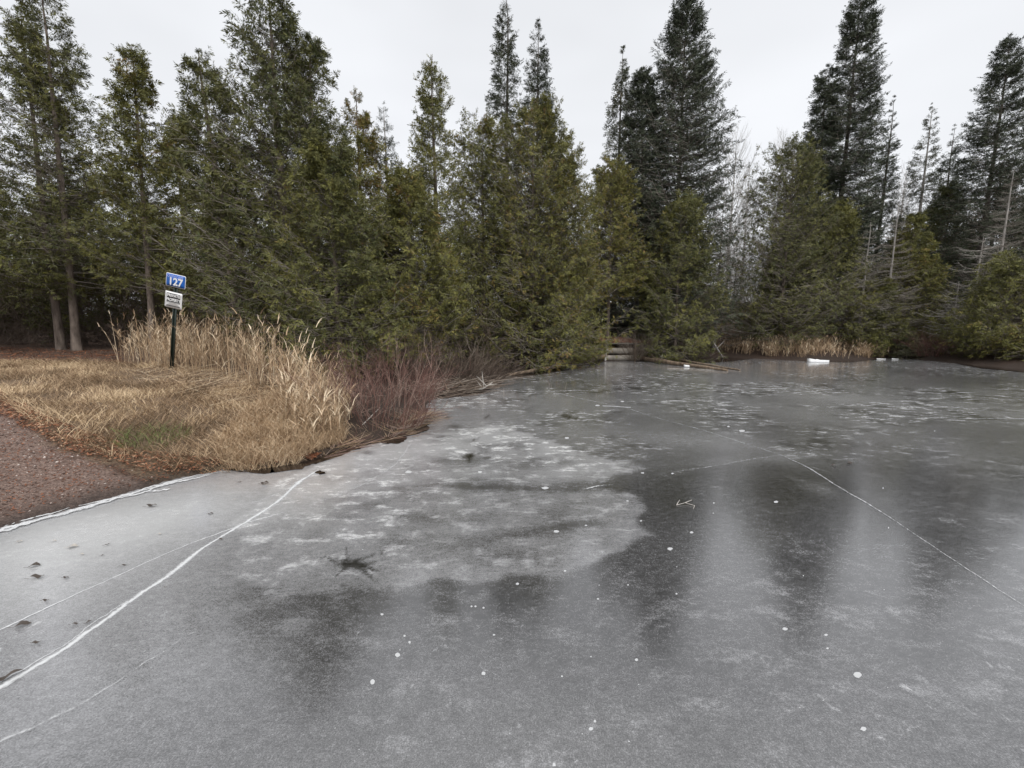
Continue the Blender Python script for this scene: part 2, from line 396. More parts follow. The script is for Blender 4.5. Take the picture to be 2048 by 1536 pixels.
# star shaped melt hole with arms
def star(px, py, r, arms, seed, lenf=1.0):
    global tone
    cx, cy = map(float, G(px, py)); rng = np.random.default_rng(seed); r = r * .72
    dx, dy = Xi - cx, Yi - cy; rr = np.hypot(dx, dy)
    tone = tone - 0.28 * np.exp(-(rr / r) ** 2)
    for k in range(arms):
        a0 = rng.uniform(0, 6.28) ; L = r * rng.uniform(2.0, 5.5) * lenf; w = r * rng.uniform(.14, .30)
        pts = [(cx, cy)]; aa = a0
        for j in range(5):
            aa += rng.normal(0, .28); pts.append((pts[-1][0] + math.cos(aa) * L / 5, pts[-1][1] + math.sin(aa) * L / 5))
        d = seg_dist(Xi, Yi, pts); f = np.clip(1 - rr / L, 0, 1)
        tone = tone - 0.20 * np.exp(-(d / (w * (f + .15) + 0.002)) ** 2) * (f > 0)
star(697, 1128, 0.10, 13, 4)
star(1130, 833, 0.16, 9, 7, 1.1)
star(938, 912, 0.09, 9, 11); star(938, 918, 0.07, 6, 12)
star(1040, 790, 0.09, 5, 13); star(975, 834, 0.12, 5, 14, .7); star(895, 836, 0.09, 4, 15, .5); star(950, 879, .06, 5, 16, .6)
for (x, y, rx, ry) in [(908, 854, 14, 4), (880, 874, 20, 4), (646, 946, 9, 5), (870, 838, 10, 3), (1010, 806, 10, 2.5), (735, 905, 12, 4), (1835, 808, 18, 2)]:
    tone -= 0.30 * blob(x, y, rx, ry)
tone = np.clip(tone, 0.0, 1.0)
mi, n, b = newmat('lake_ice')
a = attr(n, 'frost')  # frost amount, darkened where reflections are painted into it
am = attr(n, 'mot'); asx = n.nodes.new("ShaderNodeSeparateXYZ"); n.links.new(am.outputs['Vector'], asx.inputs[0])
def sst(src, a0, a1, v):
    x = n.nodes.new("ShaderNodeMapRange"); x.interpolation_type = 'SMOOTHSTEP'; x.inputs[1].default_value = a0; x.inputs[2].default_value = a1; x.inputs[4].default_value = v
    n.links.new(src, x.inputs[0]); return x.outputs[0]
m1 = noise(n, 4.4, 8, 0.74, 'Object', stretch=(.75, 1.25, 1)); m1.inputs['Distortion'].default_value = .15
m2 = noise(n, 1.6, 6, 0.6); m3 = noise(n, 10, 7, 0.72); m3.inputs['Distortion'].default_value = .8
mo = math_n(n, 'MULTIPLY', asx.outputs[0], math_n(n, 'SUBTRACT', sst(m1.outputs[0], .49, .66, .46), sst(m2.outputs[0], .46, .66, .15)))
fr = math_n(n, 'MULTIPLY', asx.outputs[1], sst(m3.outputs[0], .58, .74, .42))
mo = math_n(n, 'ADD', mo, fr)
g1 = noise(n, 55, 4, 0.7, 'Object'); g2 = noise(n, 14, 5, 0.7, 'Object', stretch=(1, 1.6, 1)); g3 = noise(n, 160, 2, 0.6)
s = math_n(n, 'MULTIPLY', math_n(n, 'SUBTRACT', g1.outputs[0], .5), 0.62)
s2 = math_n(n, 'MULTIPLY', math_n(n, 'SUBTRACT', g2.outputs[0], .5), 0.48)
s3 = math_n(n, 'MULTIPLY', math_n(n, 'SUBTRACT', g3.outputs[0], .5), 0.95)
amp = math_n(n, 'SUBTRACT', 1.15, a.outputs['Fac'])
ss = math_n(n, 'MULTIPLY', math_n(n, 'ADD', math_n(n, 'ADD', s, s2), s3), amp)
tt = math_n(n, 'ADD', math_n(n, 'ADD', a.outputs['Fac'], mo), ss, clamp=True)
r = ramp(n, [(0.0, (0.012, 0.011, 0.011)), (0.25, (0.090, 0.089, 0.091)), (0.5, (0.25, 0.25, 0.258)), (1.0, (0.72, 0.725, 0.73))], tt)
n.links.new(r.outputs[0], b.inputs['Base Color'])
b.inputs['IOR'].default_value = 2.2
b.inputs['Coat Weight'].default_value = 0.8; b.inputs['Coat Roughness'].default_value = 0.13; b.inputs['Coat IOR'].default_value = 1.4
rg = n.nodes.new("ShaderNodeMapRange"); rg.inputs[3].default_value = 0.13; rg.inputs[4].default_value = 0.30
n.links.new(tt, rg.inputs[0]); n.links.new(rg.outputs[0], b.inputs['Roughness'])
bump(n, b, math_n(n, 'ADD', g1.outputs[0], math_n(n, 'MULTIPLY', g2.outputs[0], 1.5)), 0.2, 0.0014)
# crack / frost-rim material (soft broken edges) and bubble material
mc, n, b = newmat('white_crack')
a = attr(n, 'edge'); q = noise(n, 38, 4, 0.7); q2 = noise(n, 4, 3, 0.6)
v = math_n(n, 'ADD', a.outputs['Fac'], math_n(n, 'MULTIPLY', math_n(n, 'SUBTRACT', q.outputs[0], .5), 1.1))
v = math_n(n, 'ADD', v, math_n(n, 'MULTIPLY', math_n(n, 'SUBTRACT', q2.outputs[0], .5), 0.7))
al = n.nodes.new("ShaderNodeMapRange"); al.interpolation_type = 'SMOOTHSTEP'; al.inputs[1].default_value = 0.25; al.inputs[2].default_value = 1.0
al.inputs[4].default_value = 0.9
n.links.new(v, al.inputs[0]); n.links.new(al.outputs[0], b.inputs['Alpha'])
b.inputs['Base Color'].default_value = (0.66, 0.67, 0.68, 1); b.inputs['Roughness'].default_value = 0.6
mb, n, b = newmat('white_bubble')
b.inputs['Base Color'].default_value = (0.62, 0.63, 0.64, 1); b.inputs['Alpha'].default_value = .8; b.inputs['Roughness'].default_value = 0.4
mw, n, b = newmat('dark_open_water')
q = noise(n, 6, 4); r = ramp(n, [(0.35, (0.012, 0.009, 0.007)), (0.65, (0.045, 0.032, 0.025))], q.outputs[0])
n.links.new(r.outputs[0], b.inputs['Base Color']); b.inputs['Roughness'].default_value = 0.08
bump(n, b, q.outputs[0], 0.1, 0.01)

IV = [np.stack([Xi, Yi, np.zeros_like(Xi)], 1)]; IF = {4: [Fi]}; IMI = {4: [np.zeros(len(Fi), int)]}; IE = [np.zeros(len(Xi))]; IT = [tone]
off = len(Xi)
def add_ice(V, Fq, mi_, edge):
    global off
    IV.append(V); k = Fq.shape[1]
    IF.setdefault(k, []).append(Fq + off); IMI.setdefault(k, []).append(np.full(len(Fq), mi_)); IE.append(edge); IT.append(np.full(len(V), .3)); off += len(V)
lay = [0.0020]
def crack(pts, w0, w1, strength=1.0, seed=0, jit=0.01, ends=(0.0, 0.0)):
    """white line frozen into the ice: pixel points, widths in metres"""
    P = np.array([G(*p) for p in pts], float); 
    t = np.linspace(0, 1, len(P)); tt = np.linspace(0, 1, 90)
    # Catmull-like smoothing through cubic resampling
    x = np.interp(tt, t, P[:, 0]); y = np.interp(tt, t, P[:, 1])
    for _ in range(4):
        x[1:-1] = (x[:-2] + 2 * x[1:-1] + x[2:]) / 4; y[1:-1] = (y[:-2] + 2 * y[1:-1] + y[2:]) / 4
    rng = np.random.default_rng(seed); C = np.stack([x, y], 1)
    T = norm(np.gradient(C, axis=0)); Nn = np.stack([-T[:, 1], T[:, 0]], 1)
    jj = np.cumsum(rng.normal(0, 1, len(C))); jj = jj - np.linspace(jj[0], jj[-1], len(C)); C = C + Nn * (jj * jit * .3)[:, None]
    w = (w0 + (w1 - w0) * tt) * (0.75 + 0.5 * rng.random(len(C))) * (.45 + 1.1 * vnoise(tt * 9 + seed, tt * 0 + 3.5, seed))
    fade = strength * np.clip(tt / max(ends[0], 1e-4), 0, 1) * np.clip((1 - tt) / max(ends[1], 1e-4), 0, 1)
    lay[0] += 0.0003; z = np.full((len(C), 1), lay[0])
    V = np.concatenate([np.hstack([C - Nn * w[:, None], z]), np.hstack([C, z]), np.hstack([C + Nn * w[:, None], z])])
    m_ = len(C); i = np.arange(m_ - 1)
    Fq = np.concatenate([np.stack([i, i + 1, i + 1 + m_, i + m_], -1), np.stack([i + m_, i + 1 + m_, i + 1 + 2 * m_, i + 2 * m_], -1)])
    add_ice(V, Fq[:, ::-1], 1, np.concatenate([np.zeros(m_) - .3, fade, np.zeros(m_) - .3]))
crack([(-120, 1450), (0, 1378), (130, 1300), (250, 1210), (330, 1158), (400, 1100), (500, 1040), (560, 1000), (600, 962), (632, 943)], 0.034, 0.05, 1.0, 1)
crack([(-120, 1440), (0, 1365), (130, 1290), (210, 1232), (300, 1172)], 0.012, 0.010, .9, 2, ends=(0, .2))
crack([(-60, 1285), (0, 1258), (120, 1205), (250, 1145), (380, 1088), (500, 1043), (600, 1017)], 0.016, 0.016, .95, 3, ends=(0, .1))
crack([(598, 958), (640, 948)], 0.02, 0.02, .8, 31)
crack([(600, 1017), (680, 990), (740, 962), (790, 930), (815, 900), (825, 878)], 0.014, 0.02, .62, 4)
crack([(-40, 1095), (100, 1070), (230, 1040), (330, 1018), (470, 982)], 0.018, 0.02, .72, 5, ends=(0, .3))
crack([(250, 1066), (180, 1058), (170, 1048), (200, 1040), (260, 1034)], 0.010, 0.010, .6, 6, ends=(.3, .3))
crack([(468, 1008), (510, 1003), (560, 984), (600, 966)], 0.016, 0.012, .75, 7, ends=(.3, .1))
crack([(1085, 778), (1150, 795), (1250, 815), (1320, 838), (1400, 858), (1500, 890), (1570, 912), (1620, 935), (1700, 985), (1760, 1020), (1850, 1080), (1950, 1148), (2048, 1212), (2160, 1290)], 0.036, 0.010, .66, 8, jit=.008)
crack([(1205, 812), (1262, 815)], 0.05, 0.05, 1.1, 9)
crack([(1300, 962), (1360, 942), (1430, 932), (1500, 920), (1570, 911), (1640, 897), (1740, 890)], 0.02, 0.03, .62, 10, ends=(.2, .3))
crack([(1700, 822), (1800, 832), (1900, 837), (2080, 838)], 0.04, 0.05, .62, 11, ends=(.3, 0))
crack([(-100, 1530), (150, 1420), (290, 1325), (400, 1262), (500, 1205)], 0.03, 0.05, .50, 12, ends=(0, .3))
crack([(830, 1020), (870, 990), (905, 960)], 0.012, 0.012, .5, 13, ends=(.3, .3))
crack([(740, 1110), (800, 1080), (860, 1035)], 0.010, 0.010, .5, 14, ends=(.3, .3))
crack([(1140, 850), (1200, 878), (1290, 880)], 0.02, 0.02, .45, 15, ends=(.1, .5))
crack([(1150, 985), (1200, 975), (1240, 968)], 0.03, 0.02, .8, 18, ends=(.3, .3))
crack([(1660, 1265), (1740, 1290)], 0.006, 0.006, .5, 19, ends=(.3, .3))
crack([(940, 815), (1000, 824), (1080, 826)], 0.03, 0.03, .5, 20, ends=(.3, .3))
for k_, (a_, b__, c_) in enumerate([((330, 1158), (300, 1160), (262, 1172)), ((600, 962), (622, 960), (650, 952)), ((1320, 838), (1360, 842), (1420, 840)), ((1620, 935), (1660, 948), (1720, 952)), ((1850, 1080), (1880, 1085), (1930, 1100)), ((130, 1300), (170, 1288), (205, 1262)), ((1080, 826), (1130, 833), (1200, 826)), ((1130, 836), (1210, 850), (1290, 872)), ((1570, 912), (1540, 900), (1480, 880)), ((500, 1040), (540, 1030), (610, 1022))]):
    crack([a_, b__, c_], .012, .008, .55, 60 + k_, ends=(0, .6))
# rim of white shell ice along the gravel bank
crack([(-200, 1122), (-60, 1082), (0, 1062), (60, 1044), (140, 1026)], 0.11, 0.08, 1.1, 16, jit=.03)
crack([(120, 1029), (200, 1006), (280, 983), (340, 966), (400, 953), (440, 945)], 0.075, 0.03, 1.1, 17, .03, ends=(.05, .15))
for k_ in range(3):
    crack([(-200, 1120), (-60, 1080), (0, 1061), (60, 1043), (140, 1023), (200, 1007), (280, 984), (340, 967), (400, 954), (440, 946)], 0.05, 0.025, 1.2, 80 + k_, jit=.045, ends=(0, .2))
crack([(225, 995), (270, 988), (330, 980)], 0.03, 0.02, .95, 21, ends=(.2, .2))
crack([(300, 984), (322, 983), (345, 980)], 0.045, 0.04, 1.3, 22, ends=(.2, .2))
crack([(370, 958), (440, 946), (520, 943)], 0.02, 0.015, .8, 23, ends=(.2, .2))
# bubbles frozen in the ice
rngb = np.random.default_rng(5)
bub = [(1715, 1350, 10, 7), (1727, 1458, 7, 5), (795, 1310, 6, 5), (745, 1364, 5, 6), (967, 1347, 5, 4), (819, 1285, 3, 3), (809, 1272, 2.5, 2.5), (764, 1229, 3.5, 2.5), (1035, 1168, 4, 2.5), (1113, 1063, 6, 3),
       (1340, 1098, 6, 3.5), (1130, 1142, 3, 2), (1570, 1258, 6, 3.5), (1652, 1270, 4, 2.5), (1655, 1297, 3, 2), (1273, 1320, 4, 3), (1484, 862, 7, 2.5), (1552, 1004, 5, 2.5), (1383, 1065, 4, 2.5), (1457, 853, 3, 1.5), (960, 944, 5, 2),
       (1134, 876, 5, 2), (1245, 803, 4, 1.5), (1195, 811, 5, 1.5), (943, 1213, 2.5, 2), (951, 1213, 2.5, 2), (967, 1216, 2.5, 2), (1196, 1198, 2.5, 2), (1256, 1170, 2, 1.5), (1090, 976, 8, 3), (817, 944, 8, 3), (1353, 1188, 2.5, 2),
       (1285, 946, 4, 1.5), (1345, 947, 3, 1.5), (1255, 1002, 3, 1.5), (1282, 1042, 3, 1.5), (1172, 1051, 3, 1.5), (1190, 1443, 3, 3), (1182, 1458, 5, 4), (1108, 1530, 4, 4), (1124, 1353, 2.5, 2), (988, 1270, 3, 2)]
for k in range(22):
    bub.append((rngb.uniform(650, 2048), rngb.uniform(850, 1500), rngb.uniform(.9, 2.2), rngb.uniform(.7, 1.6)))
for (x, y, rx, ry) in bub:
    a_ = np.arange(14) * 2 * math.pi / 14; jr = 1 + rngb.normal(0, .09, 14)
    X_, Y_ = G(x + .85 * rx * np.cos(a_) * jr, y + .85 * ry * np.sin(a_) * jr)
    cx, cy = G(x, y); lay2 = 0.0011
    V = np.concatenate([np.stack([X_, Y_, np.full(14, lay2)], 1), [[float(cx), float(cy), lay2]]])
    k = np.arange(14); add_ice(V, np.stack([(k + 1) % 14, k, np.full(14, 14)], -1), 2, np.ones(15))
# dark open water where the ice has drawn back from the reeds and under the overhanging cedars
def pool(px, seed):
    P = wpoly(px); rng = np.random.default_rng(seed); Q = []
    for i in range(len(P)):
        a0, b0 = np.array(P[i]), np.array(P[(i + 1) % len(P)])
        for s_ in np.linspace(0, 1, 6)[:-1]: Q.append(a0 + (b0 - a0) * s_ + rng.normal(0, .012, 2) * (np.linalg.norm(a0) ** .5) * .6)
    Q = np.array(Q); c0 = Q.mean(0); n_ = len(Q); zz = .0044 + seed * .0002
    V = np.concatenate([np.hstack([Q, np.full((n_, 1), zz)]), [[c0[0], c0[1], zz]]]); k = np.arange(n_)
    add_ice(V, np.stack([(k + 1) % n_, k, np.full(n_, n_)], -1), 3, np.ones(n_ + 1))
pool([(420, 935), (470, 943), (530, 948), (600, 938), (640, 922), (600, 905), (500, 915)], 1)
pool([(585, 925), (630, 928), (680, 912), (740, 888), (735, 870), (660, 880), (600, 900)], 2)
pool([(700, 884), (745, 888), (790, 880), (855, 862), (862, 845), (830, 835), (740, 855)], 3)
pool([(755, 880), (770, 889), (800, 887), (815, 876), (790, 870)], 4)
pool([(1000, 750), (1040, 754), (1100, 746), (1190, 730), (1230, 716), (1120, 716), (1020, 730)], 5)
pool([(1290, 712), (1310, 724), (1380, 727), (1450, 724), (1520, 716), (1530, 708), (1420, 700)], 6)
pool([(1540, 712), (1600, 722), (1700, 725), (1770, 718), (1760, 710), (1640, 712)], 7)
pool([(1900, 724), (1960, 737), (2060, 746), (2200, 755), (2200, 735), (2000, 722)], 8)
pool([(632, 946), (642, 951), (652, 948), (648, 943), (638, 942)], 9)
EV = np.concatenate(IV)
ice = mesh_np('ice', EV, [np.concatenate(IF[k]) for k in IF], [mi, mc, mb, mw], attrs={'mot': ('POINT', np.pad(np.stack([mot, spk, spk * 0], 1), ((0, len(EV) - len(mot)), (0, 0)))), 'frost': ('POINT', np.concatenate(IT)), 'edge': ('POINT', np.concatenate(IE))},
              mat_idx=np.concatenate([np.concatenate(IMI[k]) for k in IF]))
tagk(ice, 'grey frozen lake surface with white cracks and bubbles', kind='structure')

# ------------------------------------------------------------------ foliage
def sprays(rng, P, D, Nn, L, W, n, tint, fat=0.3):
    m_ = len(P); side = norm(np.cross(D, Nn)); V = []; TI = []
    for k in range(n):
        s_ = k / max(n - 1, 1)
        base = P + D * (L * s_ * 0.75)[:, None]
        sg = 1 if k % 2 else -1
        an = (0.95 - 0.6 * s_) * sg if k < n - 1 else 0.0
        an = an + rng.normal(0, .2, m_)
        bd = D * np.cos(an)[:, None] + side * np.sin(an)[:, None] + rng.normal(0, .18, (m_, 3)); bd = norm(bd)
        bl = W * (1.1 - 0.5 * s_) * rng.uniform(.65, 1.3, m_)
        q_ = norm(np.cross(bd, Nn + rng.normal(0, .35, (m_, 3)))); bw = (bl * fat)[:, None]
        mid = base + bd * (bl * .5)[:, None]
        V.append(np.stack([base, mid + q_ * bw * .5, base + bd * bl[:, None], mid - q_ * bw * .5], 1)); TI.append(tint + rng.normal(0, .06, m_))
    V = np.stack(V, 1).reshape(-1, 3); Fq = np.arange(len(V)).reshape(-1, 4)
    return V, Fq, np.clip(np.stack(TI, 1).ravel(), 0, 1)

def crown(rng, H, R, kind, cb, Nb, K, S, slen, tint, lean=(0, 0), gap=0.0, hollow=0.25, top_pow=None, droop=None, amp_az=.16, rotaz=0.0, low_round=.12, fat=.3, nsp=6):
    """returns (foliage arrays, wood segments) of one conifer standing at the origin"""
    u = np.sort(1 - (1 - rng.random(Nb)) ** .74); z = H * (cb + (1 - cb) * u * 0.985)
    az = rng.uniform(0, 2 * math.pi, Nb)
    if kind in ('spruce', 'dead'):           # whorls
        nw = max(int(H * 2.6), 8); zz = np.round(u * nw) / nw; u = np.clip(zz + rng.normal(0, .006, Nb), 0, .995); z = H * (cb + (1 - cb) * u)
    tp = top_pow or {'cedar': 0.92, 'spruce': 0.98, 'dead': 0.9, 'thin': .95, 'bare': .5}[kind]
    prof = (1 - u) ** tp * (1 - (1 - low_round * 4) * 0 - low_round * np.exp(-u / .06))
    az_m = 1 + amp_az * np.sin(az * 2 + rotaz) * .5 + amp_az * (vnoise(az * 1.2 + 9, u * H * .9, int(rng.integers(999))) - .5) * 2
    L = R * prof * az_m * rng.uniform(.74, 1.08, Nb) + (.16 if kind in ('cedar', 'thin') else .06) * np.clip((1 - u) / .04, .2, 1)
    long = rng.random(Nb) < .07; L = np.where(long, L * 1.22, L)
    out_ = np.stack([np.cos(az), np.sin(az), np.zeros(Nb)], 1)
    if kind == 'cedar': e0 = 0.30 + .62 * u ** 1.2; bend = 0.42 * (1 - u) + .05; sag = -.62 * (1 - u) ** 1.4
    elif kind == 'thin': e0 = 0.38 + .55 * u; bend = .3 + 0 * u; sag = -.3 + 0 * u
    elif kind == 'spruce': e0 = -.05 + .75 * u ** 1.5; bend = .32 + 0 * u; sag = -.42 * (1 - u * .8)
    elif kind == 'dead': e0 = .08 + .45 * u; bend = .26 + 0 * u; sag = -.40 + 0 * u
    else: e0 = .9 + .3 * u; bend = .15 + 0 * u; sag = -.05 + 0 * u
    if droop is not None: sag = sag + droop
    e0 = e0 + rng.normal(0, .10, Nb)
    def bp(i, t):
        h_ = L[i] * t
        zz = z[i] + h_ * np.tan(np.clip(e0[i], -.6, 1.25)) * (.8) + L[i] * (sag[i] * t * 1.0 + (bend[i] + .25 * np.maximum(-sag[i], 0)) * t * t)
        p = out_[i] * (h_ * np.cos(np.clip(e0[i], 0, 1.2) * .45))[:, None]
        p[:, 2] = zz
        zz0 = p[:, 2] / H
        p[:, 0] += lean[0] * zz0; p[:, 1] += lean[1] * zz0
        return p
    idx = np.arange(Nb); segs = []
    ts = [0, .25, .5, .75, 1.0]; r0 = np.clip((.008 if kind in ('cedar', 'thin') else .011) * L + .003, .003, .05)
    pts = [bp(idx, np.full(Nb, t)) for t in ts]
    wob = [np.zeros((Nb, 3))] + [rng.normal(0, .030, (Nb, 3)) * L[:, None] for _ in range(3)] + [np.zeros((Nb, 3))]
    pts = [p + w_ for p, w_ in zip(pts, wob)]
    for j in range(4): segs.append((pts[j], pts[j + 1], r0 * (1 - .22 * j), r0 * (1 - .22 * (j + 1))))
    # twigs
    i = np.repeat(idx, K); t = np.tile((np.arange(K) + .5) / K, Nb) + rng.uniform(-.5, .5, Nb * K) / K
    t = hollow * (.4 if kind == 'spruce' else 1) + (1 - hollow * (.4 if kind == 'spruce' else 1)) * t ** .85; t = np.clip(t, 0, 1.0)
    B = bp(i, t); B2 = bp(i, np.clip(t + .06, 0, 1.06)); T = norm(B2 - B)
    sgn = np.where(rng.random(len(i)) < .5, 1., -1.)
    sd_ = norm(np.cross(T, np.array([[0, 0, 1.]]))) * sgn[:, None]
    tl = L[i] * (.10 + .34 * (1 - t)) * rng.uniform(.6, 1.25, len(i)) + slen * .8 * np.clip(L[i] / .5, .15, 1)
    if kind == 'spruce': td = norm(T * .75 + sd_ * .8 + np.array([[0, 0, -.12]]) + rng.normal(0, .15, T.shape))
    elif kind == 'dead': td = norm(T * .8 + sd_ * .7 + np.array([[0, 0, -.10]]) + rng.normal(0, .22, T.shape))
    elif kind == 'bare': td = norm(T * .9 + sd_ * .5 + np.array([[0, 0, .35]]) + rng.normal(0, .3, T.shape))
    else: td = norm(T * .7 + sd_ * .75 + np.array([[0, 0, .10]]) + rng.normal(0, .42, T.shape))
    TE = B + td * tl[:, None]
    TE[:, 2] -= tl * (.10 if kind != 'bare' else 0)
    segs.append((B, TE, np.clip(r0[i] * .35, .0025, .01), np.full(len(i), .0015)))
    if gap > 0:                              # irregular holes in the crown
        g_ = vnoise(TE[:, 0] * 1.6 + 50, TE[:, 2] * 1.6 + TE[:, 1] * .9, int(rng.integers(999)))
        keep = g_ > gap * np.clip((1 - u[i]) / .25, 0, 1)
    else: keep = np.ones(len(i), bool)
    B, TE, td, i2, t2 = B[keep], TE[keep], td[keep], i[keep], t[keep]
    j = np.repeat(np.arange(len(B)), S); s_ = (np.tile(np.arange(S), len(B)) + rng.random(len(j))) / S
    P = B[j] * (1 - s_)[:, None] + TE[j] * s_[:, None] + rng.normal(0, slen * .12, (len(j), 3))
    dn = {'cedar': -.45, 'thin': -.30, 'spruce': -.12, 'dead': -.1, 'bare': .1}[kind]
    D = norm(td[j] + np.array([[0, 0, dn]]) + rng.normal(0, .42, (len(j), 3)))
    Nn = norm(np.array([[0, 0, 1.]]) * (.7 if kind == 'spruce' else .35) + rng.normal(0, .6, (len(j), 3)) + out_[i2[j]] * .45)
    cl = vnoise(P[:, 0] * 2.2 + 20, P[:, 2] * 2.2 + P[:, 1] * 1.3, int(rng.integers(999)))
    ti = tint[0] + (tint[1] - tint[0]) * np.clip(.62 * cl + .68 * rng.random(len(j)) - .12, 0, 1.1)
    Lq = slen * rng.uniform(.65, 1.3, len(j)) * np.clip(L[i2[j]] / .45, .45, 1)
    return (P, D, Nn, Lq, ti, fat, nsp), segs, L

def trunk_mesh(rng, H, r, lean, sides=8, top=.985):
    n_ = 14; t = np.linspace(0, 1, n_); zz = t * H * top
    w_ = np.cumsum(rng.normal(0, .012, (n_, 2)), 0) * H * .06; w_[0] = 0; w_[-1] *= .2
    path = np.stack([lean[0] * t + w_[:, 0], lean[1] * t + w_[:, 1], zz - .15 * (t == 0)], 1)
    rad = r * (1 - t) ** .9 + .008; rad[0] *= 1.35
    return tube(path, rad, sides)

SEG_CACHE = {}
def add_tree(name, loc, H, R, kind, label, cat='tree', group=None, seed=0, r=None, lean=(0, 0), multi=None, bark_k=None, fol=None, tint=(.1, .8), slen=.16, wid=None,
             cb=.08, Nb=150, K=12, S=3, wood='greystem', foliage=True, wtint=(.1, .6), **kw):
    rng = np.random.default_rng(seed)
    root = empty(name, loc, label, cat, group)
    stems = multi or [(0, 0, 1.0, 1.0)]
    tv, fv, wv = [], [], []
    for (dx, dy, hs_, rs_) in stems:
        h = H * hs_; rr = (r or .0085 * H + .02) * (.6 + .4 * hs_)
        o3 = np.array([dx, dy, 0.])
        ln = (lean[0] + dx * .4, lean[1] + dy * .4)
        V, Fq = trunk_mesh(rng, h, rr, ln); tv.append((V + o3, Fq))
        (P, D, Nn, Lq, ti, fat, nsp), segs, L = crown(rng, h, R * rs_, kind, cb, int(Nb * hs_ * rs_ ** .5), K, S, slen, tint, ln, **kw)
        if foliage:
            V, Fq, T_ = sprays(rng, P, D, Nn, Lq, (wid or .7) * Lq, nsp, ti, fat); fv.append((V + o3, Fq, T_))
        for (a_, b_, ra, rb) in segs:
            V, Fq = cones(a_ + o3, b_ + o3, ra, rb); wv.append((V, Fq))
    bk = bark_k or {'cedar': 'bark_cedar', 'thin': 'bark_cedar', 'spruce': 'bark_spruce', 'dead': 'bark_grey', 'bare': 'bark_birch'}[kind]
    tvj = [(V, f) for V, fs in tv for f in fs]
    # join trunks
    Vs, Fs, o_ = [], {}, 0
    for V, fs in tv:
        Vs.append(V)
        for f in fs: Fs.setdefault(f.shape[1], []).append(f + o_)
        o_ += len(V)
    mesh_np('trunk', np.concatenate(Vs), [np.concatenate(f) for f in Fs.values()], M[bk], root, smooth=True)
    V, Fs = join(wv); nf = sum(len(f) for f in Fs)
    tw = np.repeat(wtint[0] + (wtint[1] - wtint[0]) * rng.random(nf // 3 + 1), 3)[:nf]
    mesh_np('branches', V, Fs, M[wood], root, attrs={'tint': ('FACE', tw)})
    if foliage:
        Vs = np.concatenate([f[0] for f in fv]); oo = np.cumsum([0] + [len(f[0]) for f in fv])
        Fq = np.concatenate([f[1] + oo[k] for k, f in enumerate(fv)]); Ti = np.concatenate([f[2] for f in fv])
        mesh_np('crown', Vs, [Fq], M[fol or ('spruce' if kind == 'spruce' else 'cedar')], root, attrs={'tint': ('FACE', Ti)})
    return root
def tree_at(name, tx, ty, D, Rpx, kind, label, ybase=None, **kw):
    if tx > 900 and kind != 'bare':
        f_ = 1.14 if tx < 1200 else 1.22
        D = D * f_; kw['slen'] = kw.get('slen', .16) * (1.06 if tx < 1200 else 1.12)
    if kind == 'spruce': kw['Nb'] = int(kw['Nb'] * 1.5)
    X, Y, Zt_ = PD(tx, ty, D); X = float(X)
    z0 = float(height(np.array([X]), np.array([D]))[0])
    z0 = max(z0, 0.02) - .03
    H = float(Zt_) - z0
    X = X - kw.get('lean', (0, 0))[0] if kw.get('lean') else X
    return add_tree(name, (X, D, z0), H, Rpx * D / F, kind, label, **kw)

# dense, hanging-to-the-water northern white cedars, spruces, dead spruces, bare trees
CED = dict(slen=.155, K=13, S=3, nsp=9, fat=.21)
tree_at('cedar_tree', 78, -70, 14.5, 125, 'cedar', 'tall open cedar at the left edge with a bare grey lower trunk', seed=1, Nb=215, cb=.18, tint=(.05, .65), gap=.26, r=.12, multi=[(0, 0, 1, 1), (-.75, .2, .93, .8)], lean=(.5, 0), **CED)
tree_at('cedar_tree', 262, 78, 14.0, 100, 'thin', 'narrow see-through cedar left of the blue number sign', seed=2, Nb=185, cb=.20, tint=(.2, .85), gap=.12, r=.10, lean=(.4, 0), **CED)
tree_at('cedar_tree', 535, -40, 12.2, 192, 'cedar', 'tallest broad dark cedar directly behind the tall dry grass', seed=3, Nb=260, cb=.10, tint=(.02, .62), gap=.22, r=.17, multi=[(0, 0, 1, 1), (-1.55, .2, .86, .62), (.45, .6, .93, .8)], **CED)
tree_at('cedar_tree', 655, 262, 10.6, 158, 'cedar', 'bushy olive cedar behind the red dogwood, branches to the ground', seed=4, Nb=230, cb=.02, tint=(.05, .75), gap=.10, slen=.13, K=15, S=3, nsp=9, fat=.21, low_round=.3, droop=-.15)
tree_at('cedar_tree', 712, 178, 13.5, 90, 'thin', 'thin brownish cedar spire just left of the sparse dead-topped spruce', seed=5, Nb=150, cb=.10, tint=(.45, .95), gap=.28, **CED)
tree_at('spruce_tree', 767, 205, 18, 58, 'dead', 'sparse spruce with a nearly bare whorled top between two cedar spires', seed=6, Nb=240, K=7, S=2, slen=.18, cb=.15, tint=(.1, .6), gap=.3, fol='spruce', fat=.22, nsp=5, wtint=(0, .3))
tree_at('cedar_tree', 865, 98, 15.5, 78, 'thin', 'slender see-through cedar standing alone against the sky left of the middle', seed=7, Nb=260, cb=.10, tint=(.25, .85), gap=.08, slen=.15, K=9, S=3, nsp=8, fat=.22, top_pow=.85)
tree_at('cedar_tree', 815, 335, 13.0, 140, 'cedar', 'brownish olive cedar above the brown brush, hanging low', seed=8, Nb=280, cb=.05, tint=(.25, .9), gap=.15, low_round=.2, **CED)
tree_at('cedar_tree', 965, 250, 15.8, 135, 'cedar', 'green cedar on the left side of the clump overhanging the ice', seed=9, Nb=280, top_pow=.55, cb=.03, tint=(.15, .85), gap=.10, low_round=0, droop=-.1, **CED)
